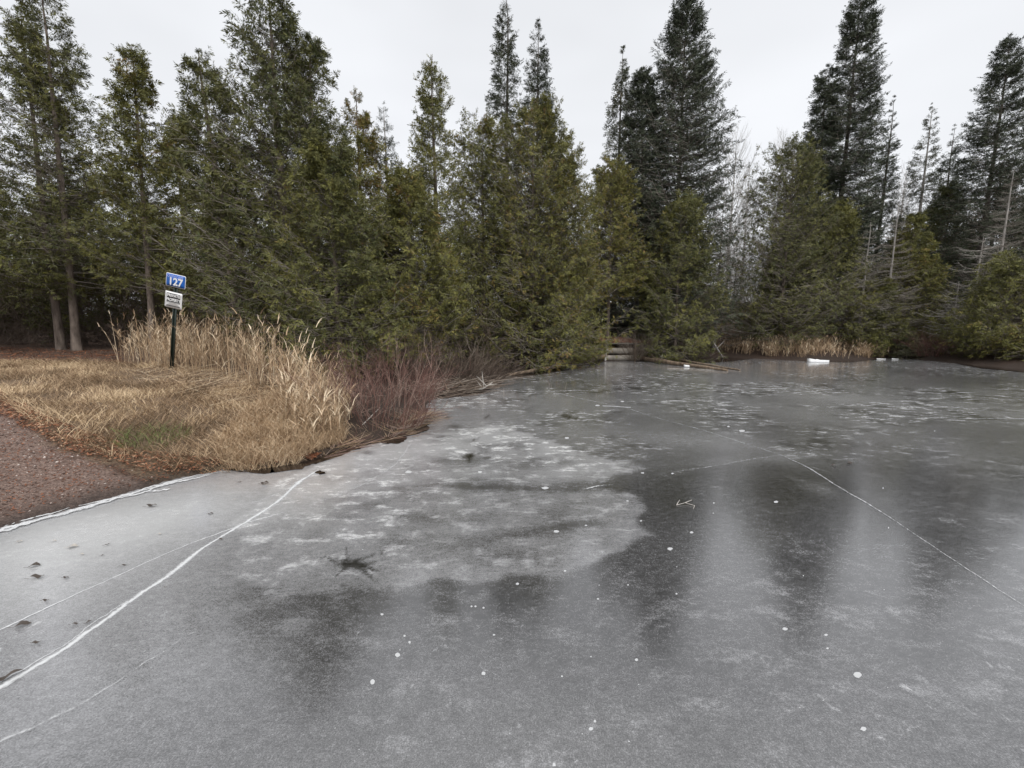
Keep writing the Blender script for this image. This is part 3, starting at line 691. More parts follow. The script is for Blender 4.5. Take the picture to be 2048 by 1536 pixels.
tree_at('cedar_tree', 1068, 215, 15.4, 148, 'cedar', 'bushy cedar in the middle of the clump overhanging the ice', seed=10, Nb=370, top_pow=.55, cb=.02, tint=(.15, .88), gap=.08, low_round=0, droop=-.12, **CED)
tree_at('cedar_tree', 1122, 262, 16.2, 112, 'cedar', 'yellowish olive cedar on the right side of the clump, above the timber crib', seed=11, Nb=310, top_pow=.6, cb=.03, tint=(.35, .86), gap=.13, low_round=0, droop=-.12, **CED)
tree_at('cedar_tree', 1225, 330, 18, 85, 'cedar', 'small yellowish cedar squeezed in left of the great dark spruce', seed=12, Nb=220, top_pow=.6, cb=.32, tint=(.4, .88), gap=.18, **CED)
SPR = dict(slen=.20, wid=.48, fat=.27, nsp=9)
tree_at('fir_tree', 1010, -35, 20, 78, 'spruce', 'narrow open fir, left of the pair rising out of the overhanging cedars', seed=13, Nb=260, K=8, S=3, cb=.12, tint=(.15, .7), gap=.25, **SPR)
tree_at('spruce_tree', 1076, 38, 20, 85, 'spruce', 'wider spruce with upswept arms, right of the pair above the overhanging cedars', seed=14, Nb=250, K=9, S=3, cb=.12, tint=(.05, .5), gap=.16, **SPR)
tree_at('fir_tree', 1246, 92, 20.5, 72, 'spruce', 'conical fir with brownish left side, left of the great dark spruce', seed=15, Nb=230, K=8, S=3, cb=.12, tint=(.3, .95), gap=.2, **SPR)
tree_at('spruce_tree', 1376, -12, 19.8, 142, 'spruce', 'great dark dense spruce right of the middle, highest over the log', seed=16, Nb=500, K=11, S=4, cb=.10, tint=(.0, .55), gap=.04, top_pow=.72, multi=[(0, 0, 1, 1), (-1.55, .2, .82, .7)], slen=.19, wid=.48, fat=.28, nsp=9)
tree_at('cedar_tree', 1366, 385, 17.6, 92, 'cedar', 'low dark green cedar drooping over black water at the foot of the great spruce', seed=17, Nb=260, cb=.04, tint=(.1, .72), gap=.10, low_round=0, droop=-.12, top_pow=.6, **CED)
tree_at('dead_spruce', 1447, 400, 21, 85, 'dead', 'dead grey spruce drooping its bare boughs towards the tan slope', seed=18, Nb=150, K=9, S=1, slen=.10, cb=.05, foliage=False, wtint=(.2, .8))
tree_at('cedar_tree', 1590, 285, 20, 125, 'cedar', 'dense rounded cedar right of the gap with the pale bare trees', seed=19, Nb=330, cb=.03, tint=(.05, .62), gap=.05, top_pow=.62, low_round=.1, **CED)
tree_at('spruce_tree', 1612, 262, 22, 40, 'spruce', 'small spruce tip poking up behind the dense rounded cedar', seed=20, Nb=150, K=6, S=3, cb=.3, tint=(.0, .4), **SPR)
tree_at('spruce_tree', 1727, -30, 22, 78, 'spruce', 'tall narrow ragged spruce right of the rounded cedar', seed=21, Nb=420, K=10, S=4, cb=.12, tint=(.0, .5), gap=.10, top_pow=.6, multi=[(0, 0, 1, 1), (-1.0, .3, .80, .7)], **SPR)
tree_at('spruce_tree', 1788, 192, 25, 42, 'spruce', 'thin spire just right of the tall ragged spruce', seed=22, Nb=190, K=7, S=3, cb=.15, tint=(.05, .5), gap=.2, **SPR)
tree_at('spruce_tree', 1866, 205, 24, 60, 'dead', 'half-bare spruce with level twiggy arms seen against the sky', seed=23, Nb=300, K=8, S=2, slen=.15, cb=.12, tint=(.2, .9), gap=.15, fol='spruce', fat=.25, wtint=(.0, .35))
tree_at('spruce_tree', 1911, 248, 25, 50, 'spruce', 'short spruce between the half-bare one and the tall right edge spruce', seed=24, Nb=180, K=7, S=3, cb=.15, tint=(.05, .5), gap=.2, **SPR)
tree_at('spruce_tree', 2022, 70, 20.5, 95, 'spruce', 'tall ragged spruce at the right edge of the picture', seed=25, Nb=320, K=9, S=4, cb=.12, tint=(.0, .5), gap=.16, top_pow=.75, **SPR)
tree_at('cedar_tree', 1682, 400, 20.5, 95, 'cedar', 'dark cedar in front of the tall ragged spruce, brown weeds at its foot', seed=26, Nb=230, cb=.04, tint=(.15, .75), gap=.12, **CED)
tree_at('cedar_tree', 1832, 425, 20.5, 85, 'cedar', 'olive cedar between two grey dead trunks above the dark brush', seed=27, Nb=230, cb=.04, tint=(.2, .82), gap=.12, **CED)
tree_at('cedar_tree', 1905, 360, 22.5, 95, 'cedar', 'dark green cedar behind the bare grey ladder-like spruce', seed=28, Nb=230, cb=.04, tint=(.0, .5), gap=.10, **CED)
tree_at('dead_spruce', 1742, 440, 19.6, 60, 'dead', 'grey dead trunk with fine twigs left of the olive cedar', seed=29, Nb=260, K=12, S=1, cb=.2, foliage=False, wtint=(.3, .9), slen=.1)
tree_at('dead_spruce', 1968, 470, 17.8, 75, 'dead', 'bare pale grey spruce with ladder-like level branches near the right edge', seed=30, Nb=100, K=7, S=1, cb=.10, foliage=False, wtint=(.6, 1.0), slen=.07, top_pow=.35, r=.07)
tree_at('dead_spruce', 1918, 560, 18.2, 45, 'dead', 'shorter dead grey spruce left of the ladder-like one', seed=31, Nb=80, K=6, S=1, cb=.08, foliage=False, wtint=(.4, .9), slen=.07, top_pow=.4)
tree_at('cedar_tree', 2040, 530, 16.2, 105, 'cedar', 'low spreading cedar over the ice at the right edge', seed=32, Nb=260, cb=.05, tint=(.25, .8), gap=.08, top_pow=.5, low_round=0, droop=-.1, **CED)
tree_at('cedar_tree', 1562, 470, 20.5, 40, 'cedar', 'small cedar at the left foot of the dense rounded cedar', seed=33, Nb=150, cb=.05, tint=(.1, .65), gap=.12, **CED)
tree_at('cedar_tree', 1765, 560, 19.5, 60, 'cedar', 'knee-high young green cedars at the foot of the grey dead trunk', seed=34, Nb=150, cb=.03, tint=(.15, .7), gap=.1, **CED)
tree_at('young_fir', 1820, 660, 18.6, 28, 'spruce', 'waist-high young fir in the reddish brush on the right shore', seed=35, Nb=90, K=6, S=3, cb=.1, tint=(.6, 1), slen=.12, wid=.5)
tree_at('spruce_tree', 2110, 120, 22, 110, 'spruce', 'spruce just beyond the right edge', seed=36, Nb=220, K=8, S=3, cb=.1, tint=(.0, .5), gap=.1, **SPR)
tree_at('dead_spruce', 1800, 400, 19.4, 60, 'dead', 'fine-twigged grey dead spruce right of the knee-high young cedars', seed=37, Nb=240, K=12, S=1, cb=.15, foliage=False, wtint=(.2, .8), slen=.1)
tree_at('dead_spruce', 2030, 330, 18.2, 60, 'dead', 'grey dead spruce in front of the tall right edge spruce', seed=38, Nb=240, K=11, S=1, cb=.15, foliage=False, wtint=(.3, .8), slen=.1)
# bare pale trees in the gap and beyond, twig colour lightened as haze
for k, (tx, ty, D, Rp, lab) in enumerate([(1474, 262, 36, 70, 'pale leafless tree filling the gap right of the great spruce'),
                                          (1500, 330, 42, 45, 'thin pale leafless tree in the right half of the gap'),
                                          (1568, 255, 40, 58, 'pale leafless tree showing above the rounded cedar'),
                                          (1640, 262, 42, 40, 'faint leafless tree between rounded cedar and tall ragged spruce'),
                                          (1815, 330, 38, 50, 'leafless tree half hidden right of the thin spire')]):
    tree_at('bare_tree', tx, ty, D, Rp, 'bare', lab, group='pale bare trees beyond the conifers', seed=60 + k, Nb=90, K=16, S=1, cb=.25, foliage=False, wood='deadneedle', wtint=(.3, .9), slen=.4, hollow=.2, top_pow=.6, wid=.3)

# background woods: three prototypes, copied (trunk, branches, crown each)
protos = []
rngp = np.random.default_rng(77)
def dup(root, loc, rz, s, label, group):
    r_ = root.copy(); COL.objects.link(r_); r_.location = loc; r_.rotation_euler = (0, 0, rz); r_.scale = (s, s, s)
    r_['label'] = label; r_['group'] = group
    for ch in root.children:
        c_ = ch.copy(); COL.objects.link(c_); c_.parent = r_
    return r_
WL = 'dim tree of the woods behind the number sign, seen between nearer cedars'
WG = 'dim trees in the woods behind the sign'
RL = 'dim conifer in the second rank behind the right shore trees'
RG = 'second rank of conifers behind the right shore'
pA = add_tree('cedar_tree', (0, 0, 0), 9.5, 1.6, 'thin', WL, group=WG, seed=41, Nb=115, K=9, S=3, slen=.2, cb=.18, tint=(.15, .7), gap=.2, r=.14)
pB = add_tree('cedar_tree', (0, 0, 0), 7.5, 1.7, 'cedar', WL, group=WG, seed=42, Nb=140, K=10, S=3, slen=.2, cb=.08, tint=(.05, .6), gap=.15, r=.12)
pC = add_tree('spruce_tree', (0, 0, 0), 9.5, 1.6, 'spruce', RL, group=RG, seed=43, Nb=200, K=8, S=3, slen=.22, wid=.5, fat=.34, cb=.1, tint=(.0, .5), gap=.12, r=.13)
used = set()
spots = []
for (px, D, p, s) in [(-120, 13, 0, 1.1), (-40, 17, 1, 1.05), (30, 20, 0, .95), (110, 19, 1, .9), (170, 17, 1, .9), (215, 21, 0, .85), (330, 18, 1, .85), (395, 16, 0, .85), (440, 20, 1, .95), (500, 17, 0, .9), (590, 18, 1, 1.0),
                      (650, 16, 0, .85), (700, 21, 1, .95), (760, 20, 1, .8), (815, 18, 1, .75), (880, 21, 0, .75), (935, 19, 1, .85), (-230, 12, 1, 1.1), (-320, 15, 0, 1.1), (20, 26, 1, 1.2), (150, 27, 0, 1.1), (300, 26, 1, 1.2), (470, 27, 0, 1.1), (620, 27, 1, 1.2),
                      (1020, 22, 1, .9), (1110, 23, 1, .95), (1190, 24, 1, .9), (1290, 24, 2, .9), (1340, 23, 1, .9), (1545, 26, 2, .8), (1640, 26, 1, 1.05), (1700, 25, 2, 1.0), (1765, 27, 1, 1.0), (1840, 27, 2, 1.0), (1890, 29, 1, 1.1), (1950, 26, 2, 1.15),
                      (2010, 25, 1, 1.1), (2080, 24, 2, 1.2), (2180, 22, 1, 1.1), (2280, 20, 2, 1.2), (2400, 20, 1, 1.2)]:
    if px > 1000: s *= (D + 5) / D; D += 5
    X = (px - 1024) / F * D; spots.append((X, D, p, s))
for k, (X, D, p, s) in enumerate(spots):
    root = (pA, pB, pC)[p]; z = float(height(np.array([X]), np.array([float(D)]))[0]) - .05
    rz = float(rngp.uniform(0, 6.28)); s = s * float(rngp.uniform(.93, 1.07))
    left = X < 4
    if p not in used:
        used.add(p); root.location = (X, D, z); root.rotation_euler = (0, 0, rz); root.scale = (s, s, s)
        root['label'] = WL if left else RL; root['group'] = WG if left else RG
    else: dup(root, (X, D, z), rz, s, WL if left else RL, WG if left else RG)

# ------------------------------------------------------------------ grass, litter, brush
def scatter_poly(rng, poly, n):
    P = np.array(poly); lo, hi = P.min(0), P.max(0); out_ = np.zeros((0, 2))
    while len(out_) < n:
        q_ = rng.uniform(lo, hi, (n * 2, 2)); q_ = q_[inside(q_[:, 0], q_[:, 1], poly)]
        out_ = np.concatenate([out_, q_])
    return out_[:n]
def blades(rng, base, h, lean_dir, lean_amt, w, tint, curl=.5, nseg=4):
    """bent tapering blades: base (m,3)"""
    m_ = len(base); sd_ = np.stack([-lean_dir[:, 1], lean_dir[:, 0], np.zeros(m_)], 1)
    ra = rng.uniform(0, math.pi, m_); sd2 = norm(sd_ * np.cos(ra)[:, None] + np.stack([lean_dir[:, 0], lean_dir[:, 1], np.zeros(m_)], 1) * np.sin(ra)[:, None])
    pts = []
    for k in range(nseg + 1):
        t = k / nseg
        p = base.copy(); o_ = lean_amt * h * (t * (1 - curl) + curl * t * t)
        p[:, 0] += lean_dir[:, 0] * o_; p[:, 1] += lean_dir[:, 1] * o_
        p[:, 2] += h * t * np.sqrt(np.clip(1 - (lean_amt * .75 * t ** (1 + curl)) ** 2, .03, 1))
        ww = (w * (1 - t ** 2.2) + .0006)[:, None]
        pts.append(np.stack([p - sd2 * ww, p + sd2 * ww], 1))
    V = np.stack(pts, 1).reshape(-1, 3); st = (nseg + 1) * 2; b_ = (np.arange(m_) * st)[:, None]
    k = np.arange(nseg) * 2
    Fq = np.stack([b_ + k, b_ + k + 1, b_ + k + 3, b_ + k + 2], -1).reshape(-1, 4)
    return V, Fq, np.repeat(tint, nseg)
def join_t(parts):
    oo = np.cumsum([0] + [len(p[0]) for p in parts])
    return np.concatenate([p[0] for p in parts]), [np.concatenate([p[1] + oo[k] for k, p in enumerate(parts)])], np.concatenate([p[2] for p in parts])
def gz(q_): return np.column_stack([q_, height(q_[:, 0], q_[:, 1])])
rg_ = np.random.default_rng(3)
def poly3(pts): return [tuple(map(float, G(a, b_, z))) for a, b_, z in pts]
# matted grass of the bank
mat_poly = poly3([(-500, 728, .72), (0, 735, .72), (230, 733, .72), (440, 742, .66), (600, 790, .5), (680, 840, .3), (690, 880, .05), (600, 925, .02), (470, 940, .02), (380, 930, .12), (250, 915, .25), (130, 880, .38), (60, 850, .43), (0, 822, .47), (-500, 790, .55)])
q_ = scatter_poly(rg_, mat_poly, 66000)
dg = fbm(q_[:, 0] * 1.4, q_[:, 1] * 1.4, 3, 21); q_ = q_[rg_.random(len(q_)) < sstep(.35, .62, dg) * .9 + .12]
qx, qy = to_px(q_[:, 0], q_[:, 1], np.full(len(q_), .4))
near = sstep(300, 600, qx) * sstep(800, 900, qy)
m_ = len(q_); an = rg_.uniform(0, 2 * math.pi, m_) ; swirl = fbm(q_[:, 0] * .9, q_[:, 1] * .9, 2, 5) * 9
an = np.where(rg_.random(m_) < .4, swirl + rg_.normal(0, .7, m_), an)
ld = np.stack([np.cos(an), np.sin(an)], 1)
ti = np.clip(-.12 + 1.25 * fbm(q_[:, 0] * 2.2, q_[:, 1] * 2.2, 4, 8) + rg_.normal(0, .2, m_), 0, .93)
gp = np.array(G(305, 868, .35)); gd = np.hypot(q_[:, 0] - gp[0], q_[:, 1] - gp[1]); ti = np.where((gd < .38) & (rg_.random(m_) < .6), 1.0, ti)
hh = (rg_.uniform(.07, .19, m_) * (1 + .9 * near)); 
B1 = blades(rg_, gz(q_), hh, ld, rg_.uniform(.7, 1.25, m_), rg_.uniform(.0013, .0028, m_), ti, .4, 3)
V, Fq, T_ = join_t([B1])
o = mesh_np('bank_grass', V, Fq, M['mat_grass'], attrs={'tint': ('FACE', T_)}); tagk(o, 'matted straw coloured grass covering the bank below the sign', 'grass', kind='stuff')
# long bleached grass spilling over the lip of the bank
sp_poly = poly3([(560, 790, .5), (600, 780, .5), (690, 850, .25), (690, 885, .05), (650, 905, 0), (590, 930, 0), (500, 942, 0), (440, 930, .05), (430, 880, .25), (500, 830, .4)])
q_ = scatter_poly(rg_, sp_poly, 15000); m_ = len(q_)
an = np.where(rg_.random(m_) < .45, rg_.uniform(0, 6.28, m_), rg_.normal(-.9, .9, m_)); ld = np.stack([np.cos(an), np.sin(an)], 1)
ti = np.clip(.35 + .5 * fbm(q_[:, 0] * 3, q_[:, 1] * 3, 3, 18) + rg_.normal(0, .15, m_), 0, 1)
B1 = blades(rg_, gz(q_), rg_.uniform(.05, .30, m_), ld, rg_.uniform(.3, 1.30, m_), rg_.uniform(.002, .0038, m_), ti, .6, 4)
V, Fq, T_ = join_t([B1])
o = mesh_np('spilling_grass', V, Fq, M['drygrass'], attrs={'tint': ('FACE', T_)}); tagk(o, 'long bleached grass spilling over the bank edge onto dark water', 'grass', kind='stuff')
# tall reed canary grass
def reeds(name, poly, n_, hr, label, seed, wscale=1.0, mat='drygrass', lean=.20):
    rng = np.random.default_rng(seed); q_ = scatter_poly(rng, poly, n_)
    d_ = fbm(q_[:, 0] * 1.7, q_[:, 1] * 1.7, 3, seed); q_ = q_[rng.random(len(q_)) < sstep(.40, .60, d_) * .95 + .07]
    m_ = len(q_); b_ = gz(q_); b_[:, 2] = np.maximum(b_[:, 2], 0)
    an = rng.uniform(0, 6.28, m_); an = np.where(rng.random(m_) < .5, rng.normal(.3, .8, m_), an); ld = np.stack([np.cos(an), np.sin(an)], 1)
    h = rng.uniform(*hr, m_) * (.75 + .5 * fbm(q_[:, 0] * 1.2, q_[:, 1] * 1.2, 2, seed + 3))
    la = np.abs(rng.normal(.14, lean, m_)); ti = np.clip(rng.normal(.5, .27, m_), 0, 1)
    parts = [blades(rng, b_, h, ld, la, rng.uniform(.0022, .004, m_) * wscale, ti, .6, 4)]
    # leaves hanging from the stalks and plumes at the tops
    for lf in range(3):
        t = rng.uniform(.2, .85, m_); o_ = la * h * (t * .4 + .6 * t * t); p = b_.copy()
        p[:, 0] += ld[:, 0] * o_; p[:, 1] += ld[:, 1] * o_; p[:, 2] += h * t * np.sqrt(np.clip(1 - (la * .75 * t ** 1.6) ** 2, .03, 1))
        a2 = rng.uniform(0, 6.28, m_); l2 = np.stack([np.cos(a2), np.sin(a2)], 1)
        parts.append(blades(rng, p, rng.uniform(.12, .30, m_) * wscale ** .3, l2, rng.uniform(.6, 1.28, m_), rng.uniform(.003, .0062, m_) * wscale, np.clip(ti + rng.normal(.05, .15, m_), 0, 1), .8, 3))
    o_ = la * h; p = b_.copy(); p[:, 0] += ld[:, 0] * o_; p[:, 1] += ld[:, 1] * o_; p[:, 2] += h * np.sqrt(np.clip(1 - (la * .75) ** 2, .03, 1)) - .06
    k = rng.random(m_) < .5
    parts.append(blades(rng, p[k], rng.uniform(.10, .19, k.sum()), ld[k], rng.uniform(.2, .9, k.sum()), rng.uniform(.006, .011, k.sum()) * wscale, np.clip(ti[k] + .2, 0, 1), .5, 3))
    V, Fq, T_ = join_t(parts)
    o = mesh_np(name, V, Fq, M[mat], attrs={'tint': ('FACE', T_)}); return tagk(o, label, 'grass', kind='stuff')
reeds('tall_dry_grass', poly3([(235, 735, .66), (260, 715, .8), (400, 712, .8), (520, 722, .75), (580, 760, .6), (640, 795, .45), (620, 830, .35), (550, 800, .5), (450, 765, .6), (330, 752, .63)]), 2300, (.45, 1.4), 'tall dry straw coloured grass standing around and right of the signpost', 51)
reeds('tall_dry_grass', poly3([(560, 780, .5), (660, 800, .35), (705, 850, .12), (690, 880, .05), (610, 900, .08), (560, 850, .35)]), 900, (.2, .72), 'bleached dry grass stalks beside the red dogwood at the water edge', 52)
reeds('shore_weeds', poly3([(1420, 705, .15), (1500, 700, .35), (1600, 700, .4), (1760, 700, .4), (1775, 716, 0), (1700, 721, 0), (1600, 720, 0), (1500, 716, 0), (1440, 712, 0)]), 3600, (.2, .95), 'tan dry weeds along the far shore behind the white slab', 53, 1.7, lean=.5)

# long fallen stalks lying across the bank
def loose_sticks(name, poly, n_, lr, mat, label, seed, r=.004, tint=(.4, 1), zoff=.03):
    rng = np.random.default_rng(seed); q_ = scatter_poly(rng, poly, n_); b_ = gz(q_); b_[:, 2] += zoff
    a2 = rng.uniform(0, 3.14, n_); L = rng.uniform(*lr, n_)
    e = b_ + np.stack([np.cos(a2), np.sin(a2), rng.uniform(-.05, .25, n_)], 1) * L[:, None]
    e[:, 2] = np.maximum(e[:, 2], height(e[:, 0], e[:, 1]) + .01)
    V, Fq = cones(b_, e, np.full(n_, r), np.full(n_, r * .4)); tt_ = np.repeat(rng.uniform(*tint, n_), 3)
    o = mesh_np(name, V, [Fq], M[mat], attrs={'tint': ('FACE', tt_)}); return tagk(o, label, 'stalks', kind='stuff')
loose_sticks('fallen_stalks', poly3([(260, 745, .65), (480, 745, .66), (600, 800, .5), (560, 840, .4), (330, 800, .5)]), 260, (.3, .9), 'drygrass', 'broken pale stalks lying on the bank below the signpost', 54)

# leaf litter flakes and pebbles
def flakes(name, poly, n_, size, mat, label, seed, tint=(0, 1), z0=.006):
    rng = np.random.default_rng(seed); q_ = scatter_poly(rng, poly, n_); b_ = gz(q_); b_[:, 2] += z0
    a2 = rng.uniform(0, 6.28, n_); d_ = norm(np.stack([np.cos(a2), np.sin(a2), rng.normal(0, .25, n_)], 1)); s_ = norm(np.stack([-np.sin(a2), np.cos(a2), rng.normal(0, .4, n_)], 1))
    l_ = (rng.uniform(.5, 1.4, n_) * size)[:, None]; w_ = l_ * rng.uniform(.12, .5, n_)[:, None]
    V = np.stack([b_ - d_ * l_, b_ + s_ * w_, b_ + d_ * l_, b_ - s_ * w_], 1).reshape(-1, 3); Fq = np.arange(len(V)).reshape(-1, 4)
    o = mesh_np(name, V, [Fq], M[mat], attrs={'tint': ('FACE', rng.uniform(*tint, n_))}); return tagk(o, label, 'litter', kind='stuff')
bank_near = poly3([(-500, 790, .55), (0, 822, .47), (130, 880, .38), (280, 918, .22), (420, 935, .04), (520, 935, .0), (420, 942, 0), (240, 986, 0), (0, 1050, 0), (-500, 1250, 0)])
flakes('leaf_litter', bank_near, 17000, .013, 'litter', 'rust red needles and leaf bits strewn over the gravel edge', 55, (0, .62))
flakes('leaf_litter', poly3([(0, 815, .47), (140, 860, .4), (280, 900, .25), (430, 925, .05), (600, 915, 0), (560, 935, 0), (430, 945, 0), (300, 930, .18), (130, 895, .35), (0, 850, .42)]), 5000, .02, 'litter', 'brown leaf bits caught in the thin grass along the gravel', 154, (.1, 1), .03)
flakes('leaf_litter', poly3([(-500, 700, .9), (0, 698, .9), (240, 700, .9), (260, 728, .75), (0, 733, .72), (-500, 728, .72)]), 14000, .03, 'litter', 'rust red leaf carpet at the edge of the woods', 56, (.1, .75))
flakes('leaf_litter', poly3([(690, 668, 1.2), (850, 668, 1.2), (870, 700, .8), (760, 730, .6), (680, 730, .6)]), 5000, .035, 'litter', 'rust red leaves on the ground between the cedars', 57, (.1, .8))
rng = np.random.default_rng(58)
q_ = scatter_poly(rng, bank_near, 5200); q_ = q_[soft_in(q_[:, 0], q_[:, 1], gravel_poly, .3) > rng.random(len(q_)) * .8]; m_ = len(q_); b_ = gz(q_)
oc = np.array([[1, 0, 0], [0, 1, 0], [-1, 0, 0], [0, -1, 0], [0, 0, .7], [0, 0, -.5]], float)
sz = np.abs(rng.normal(0, .007, m_)) + .003
V = (b_[:, None, :] + oc[None] * rng.uniform(.6, 1.3, (m_, 6, 3)) * sz[:, None, None]).reshape(-1, 3)
tf = np.array([[0, 1, 4], [1, 2, 4], [2, 3, 4], [3, 0, 4], [1, 0, 5], [2, 1, 5], [3, 2, 5], [0, 3, 5]])
Fq = (np.arange(m_)[:, None, None] * 6 + tf[None]).reshape(-1, 3)
o = mesh_np('gravel', V, [Fq], M['stone_t'], attrs={'tint': ('FACE', np.repeat(rng.random(m_) ** 1.5, 8))}); tagk(o, 'loose small gravel on the left bank', 'gravel', kind='stuff')

# shrubs
def shrub(name, cx, cy, R, Hh, n_, mat, label, seed, out_=.6, fork=3, r=.006, tint=(0, .7), bias=(0, 0), cat='shrub', zbase=None, elong=(1, 1), levels=2, group=None):
    rng = np.random.default_rng(seed); z = float(height(np.array([cx]), np.array([cy]))[0]) if zbase is None else zbase; z = max(z, 0.0)
    rr = R * np.sqrt(rng.random(n_)) * .6; a_ = rng.uniform(0, 6.28, n_)
    p = np.stack([rr * np.cos(a_) * elong[0], rr * np.sin(a_) * elong[1], np.zeros(n_)], 1)
    d = norm(np.stack([np.cos(a_) * rr / R * out_ * 2 + rng.normal(0, .28, n_) + bias[0], np.sin(a_) * rr / R * out_ * 2 + rng.normal(0, .28, n_) + bias[1], np.ones(n_)], 1))
    L = Hh * rng.uniform(.5, 1.0, n_); parts = []; ti = []
    r_ = np.full(n_, r)
    def grow(p, d, L, r_, lvl, t0):
        p0 = p
        for s_ in range(3):
            d = norm(d + rng.normal(0, .13, d.shape) + np.array([[0, 0, .05]])); p1 = p0 + d * (L / 3)[:, None]
            V, Fq = cones(p0, p1, r_ * (1 - .2 * s_), r_ * (1 - .2 * (s_ + 1))); parts.append((V, Fq, np.repeat(t0, 3)))
            if lvl > 0:
                for _ in range(fork if s_ else 1):
                    k = rng.random(len(p1)) < .8
                    grow(p1[k], norm(d[k] + rng.normal(0, .42, d[k].shape)), L[k] * rng.uniform(.3, .55, k.sum()), r_[k] * .55, lvl - 1, np.clip(t0[k] + rng.normal(.05, .1, k.sum()), 0, 1))
            p0 = p1
    grow(p, d, L, r_, levels, rng.uniform(tint[0], tint[1], n_))
    V, Fs, T_ = join_t(parts)
    o = mesh_np(name, V, Fs, M[mat], attrs={'tint': ('FACE', T_)}, loc=(cx, cy, z)); return tagk(o, label, cat, group)
x, y = map(float, G(755, 868)); shrub('dogwood_shrub', x, y + .08, .95, 1.05, 95, 'redstem', 'dark red leafless dogwood bush at the water edge, right of the dry grass', 61, .5, 2, .0055, (0, .85), (.12, -.12), elong=(1.25, .55))
x, y = map(float, G(690, 845, .1)); shrub('dogwood_shrub', x, y + .3, .6, .8, 34, 'redstem', 'reddish leafless stems mixed into the right end of the dry grass', 62, .4, 2, .005, (0, .6))
x, y = map(float, G(815, 815)); shrub('dogwood_shrub', x - .1, y + .02, .75, .9, 60, 'redstem', 'thin red leafless dogwood leaning out over the ice', 63, .7, 2, .0045, (0, .5), (.35, -.1))
x, y = map(float, G(790, 760, .3)); shrub('brown_shrub', x, y - .3, 1.2, 1.1, 90, 'brownstem', 'dense brown twiggy bush behind the red dogwood', 64, .6, 2, .007, (0, .5), elong=(1.3, .7))
x, y = map(float, G(900, 775)); shrub('brown_shrub', x, y - .2, 1.3, .9, 100, 'brownstem', 'low brown tangle of twigs at the ice edge below the cedars', 65, .9, 2, .008, (0, .75), (.2, -.2), elong=(1.3, .6))
x, y = map(float, G(975, 768)); shrub('brown_shrub', x, y + .0, 1.1, .75, 75, 'brownstem', 'spreading brown twigs reaching right towards the dark water', 66, .9, 2, .007, (0, .6), (.5, -.15), elong=(1.2, .5))
x, y = map(float, G(1272, 722)); shrub('brown_shrub', x, y + .05, .75, 1.1, 110, 'brownstem', 'rusty little bush beside the timber crib', 67, .7, 2, .010, (.3, 1), zbase=.05)
x, y = map(float, G(1475, 706)); shrub('grey_shrub', x, y + 1.0, 1.2, 1.5, 30, 'greystem', 'tangle of grey leafless twigs below the tan slope', 68, .8, 2, .010, (0, .7))
x, y = map(float, G(1545, 712)); shrub('grey_shrub', x, y + .9, 1.2, 1.5, 55, 'greystem', 'grey leafless brush at the left end of the tan shore weeds', 69, .6, 2, .010, (0, .6))
x, y = map(float, G(1830, 718)); shrub('red_brush', x, y + .8, 1.4, 1.1, 90, 'redstem', 'dark reddish brush on the shore left of the ladder-like dead spruce', 70, .7, 2, .009, (0, .7), elong=(1.4, .6))
x, y = map(float, G(1900, 722)); shrub('red_brush', x, y + .7, 1.2, 1.1, 80, 'redstem', 'dark reddish brush right below the ladder-like dead spruce', 71, .7, 2, .009, (0, .6), elong=(1.4, .6))
x, y = map(float, G(1700, 715)); shrub('brown_shrub', x, y + .8, 1.5, 1.1, 90, 'brownstem', 'brown brush behind the tan weeds on the right shore', 72, .7, 2, .009, (.2, .9), elong=(1.5, .6))
loose_sticks('drift_sticks', poly3([(800, 785, .1), (860, 775, .2), (1000, 762, .1), (1015, 762, 0), (960, 789, 0), (870, 800, 0)]), 420, (.3, 1.1), 'brownstem', 'criss-crossed brown sticks heaped along the ice edge', 75, .010, (0, 1))
flakes('leaf_litter', poly3([(600, 920, 0), (680, 890, .1), (760, 850, .3), (850, 800, .3), (860, 835, 0), (790, 872, 0), (700, 896, 0), (640, 925, 0)]), 3500, .03, 'litter', 'dark leaf litter and grass bits under the red dogwood', 77, (0, .8))
loose_sticks('drift_sticks', poly3([(700, 880, .1), (760, 860, .2), (840, 830, .1), (850, 845, 0), (790, 875, 0), (740, 890, 0)]), 90, (.2, .7), 'brownstem', 'brown sticks fallen at the foot of the red dogwood', 76, .006, (0, 1))
for k_, (px_, D_, hh_, lb_) in enumerate([(1448, 31, 3.8, 'tall grey brush at the left foot of the gap'), (1476, 33, 4.2, 'tall grey brush in the middle of the gap below the pale bare tree'), (1502, 31, 3.6, 'tall grey brush at the right foot of the gap'), (1425, 29, 3.2, 'grey brush on the tan slope beside the great spruce'), (1490, 36, 5.0, 'tallest grey brush at the back of the gap')]):
    shrub('grey_shrub', (px_ - 1024) / F * D_, D_, 1.3, hh_, 42, 'greystem', lb_, 140 + k_, .4, 2, .016, (.1, .9), cat='brush')
loose_sticks('fallen_stalks', poly3([(620, 925, 0), (680, 880, .1), (760, 850, .25), (850, 810, .2), (858, 840, 0), (790, 874, 0), (700, 896, 0)]), 420, (.1, .55), 'drygrass', 'pale grass stalks fallen under the red dogwood', 78, .0028, (0, .8), .01)
loose_sticks('drift_sticks', poly3([(620, 925, 0), (680, 880, .1), (760, 850, .25), (850, 810, .2), (858, 840, 0), (790, 874, 0), (700, 896, 0)]), 300, (.15, .6), 'redstem', 'fallen reddish twigs under the red dogwood', 79, .004, (.3, 1), .02)
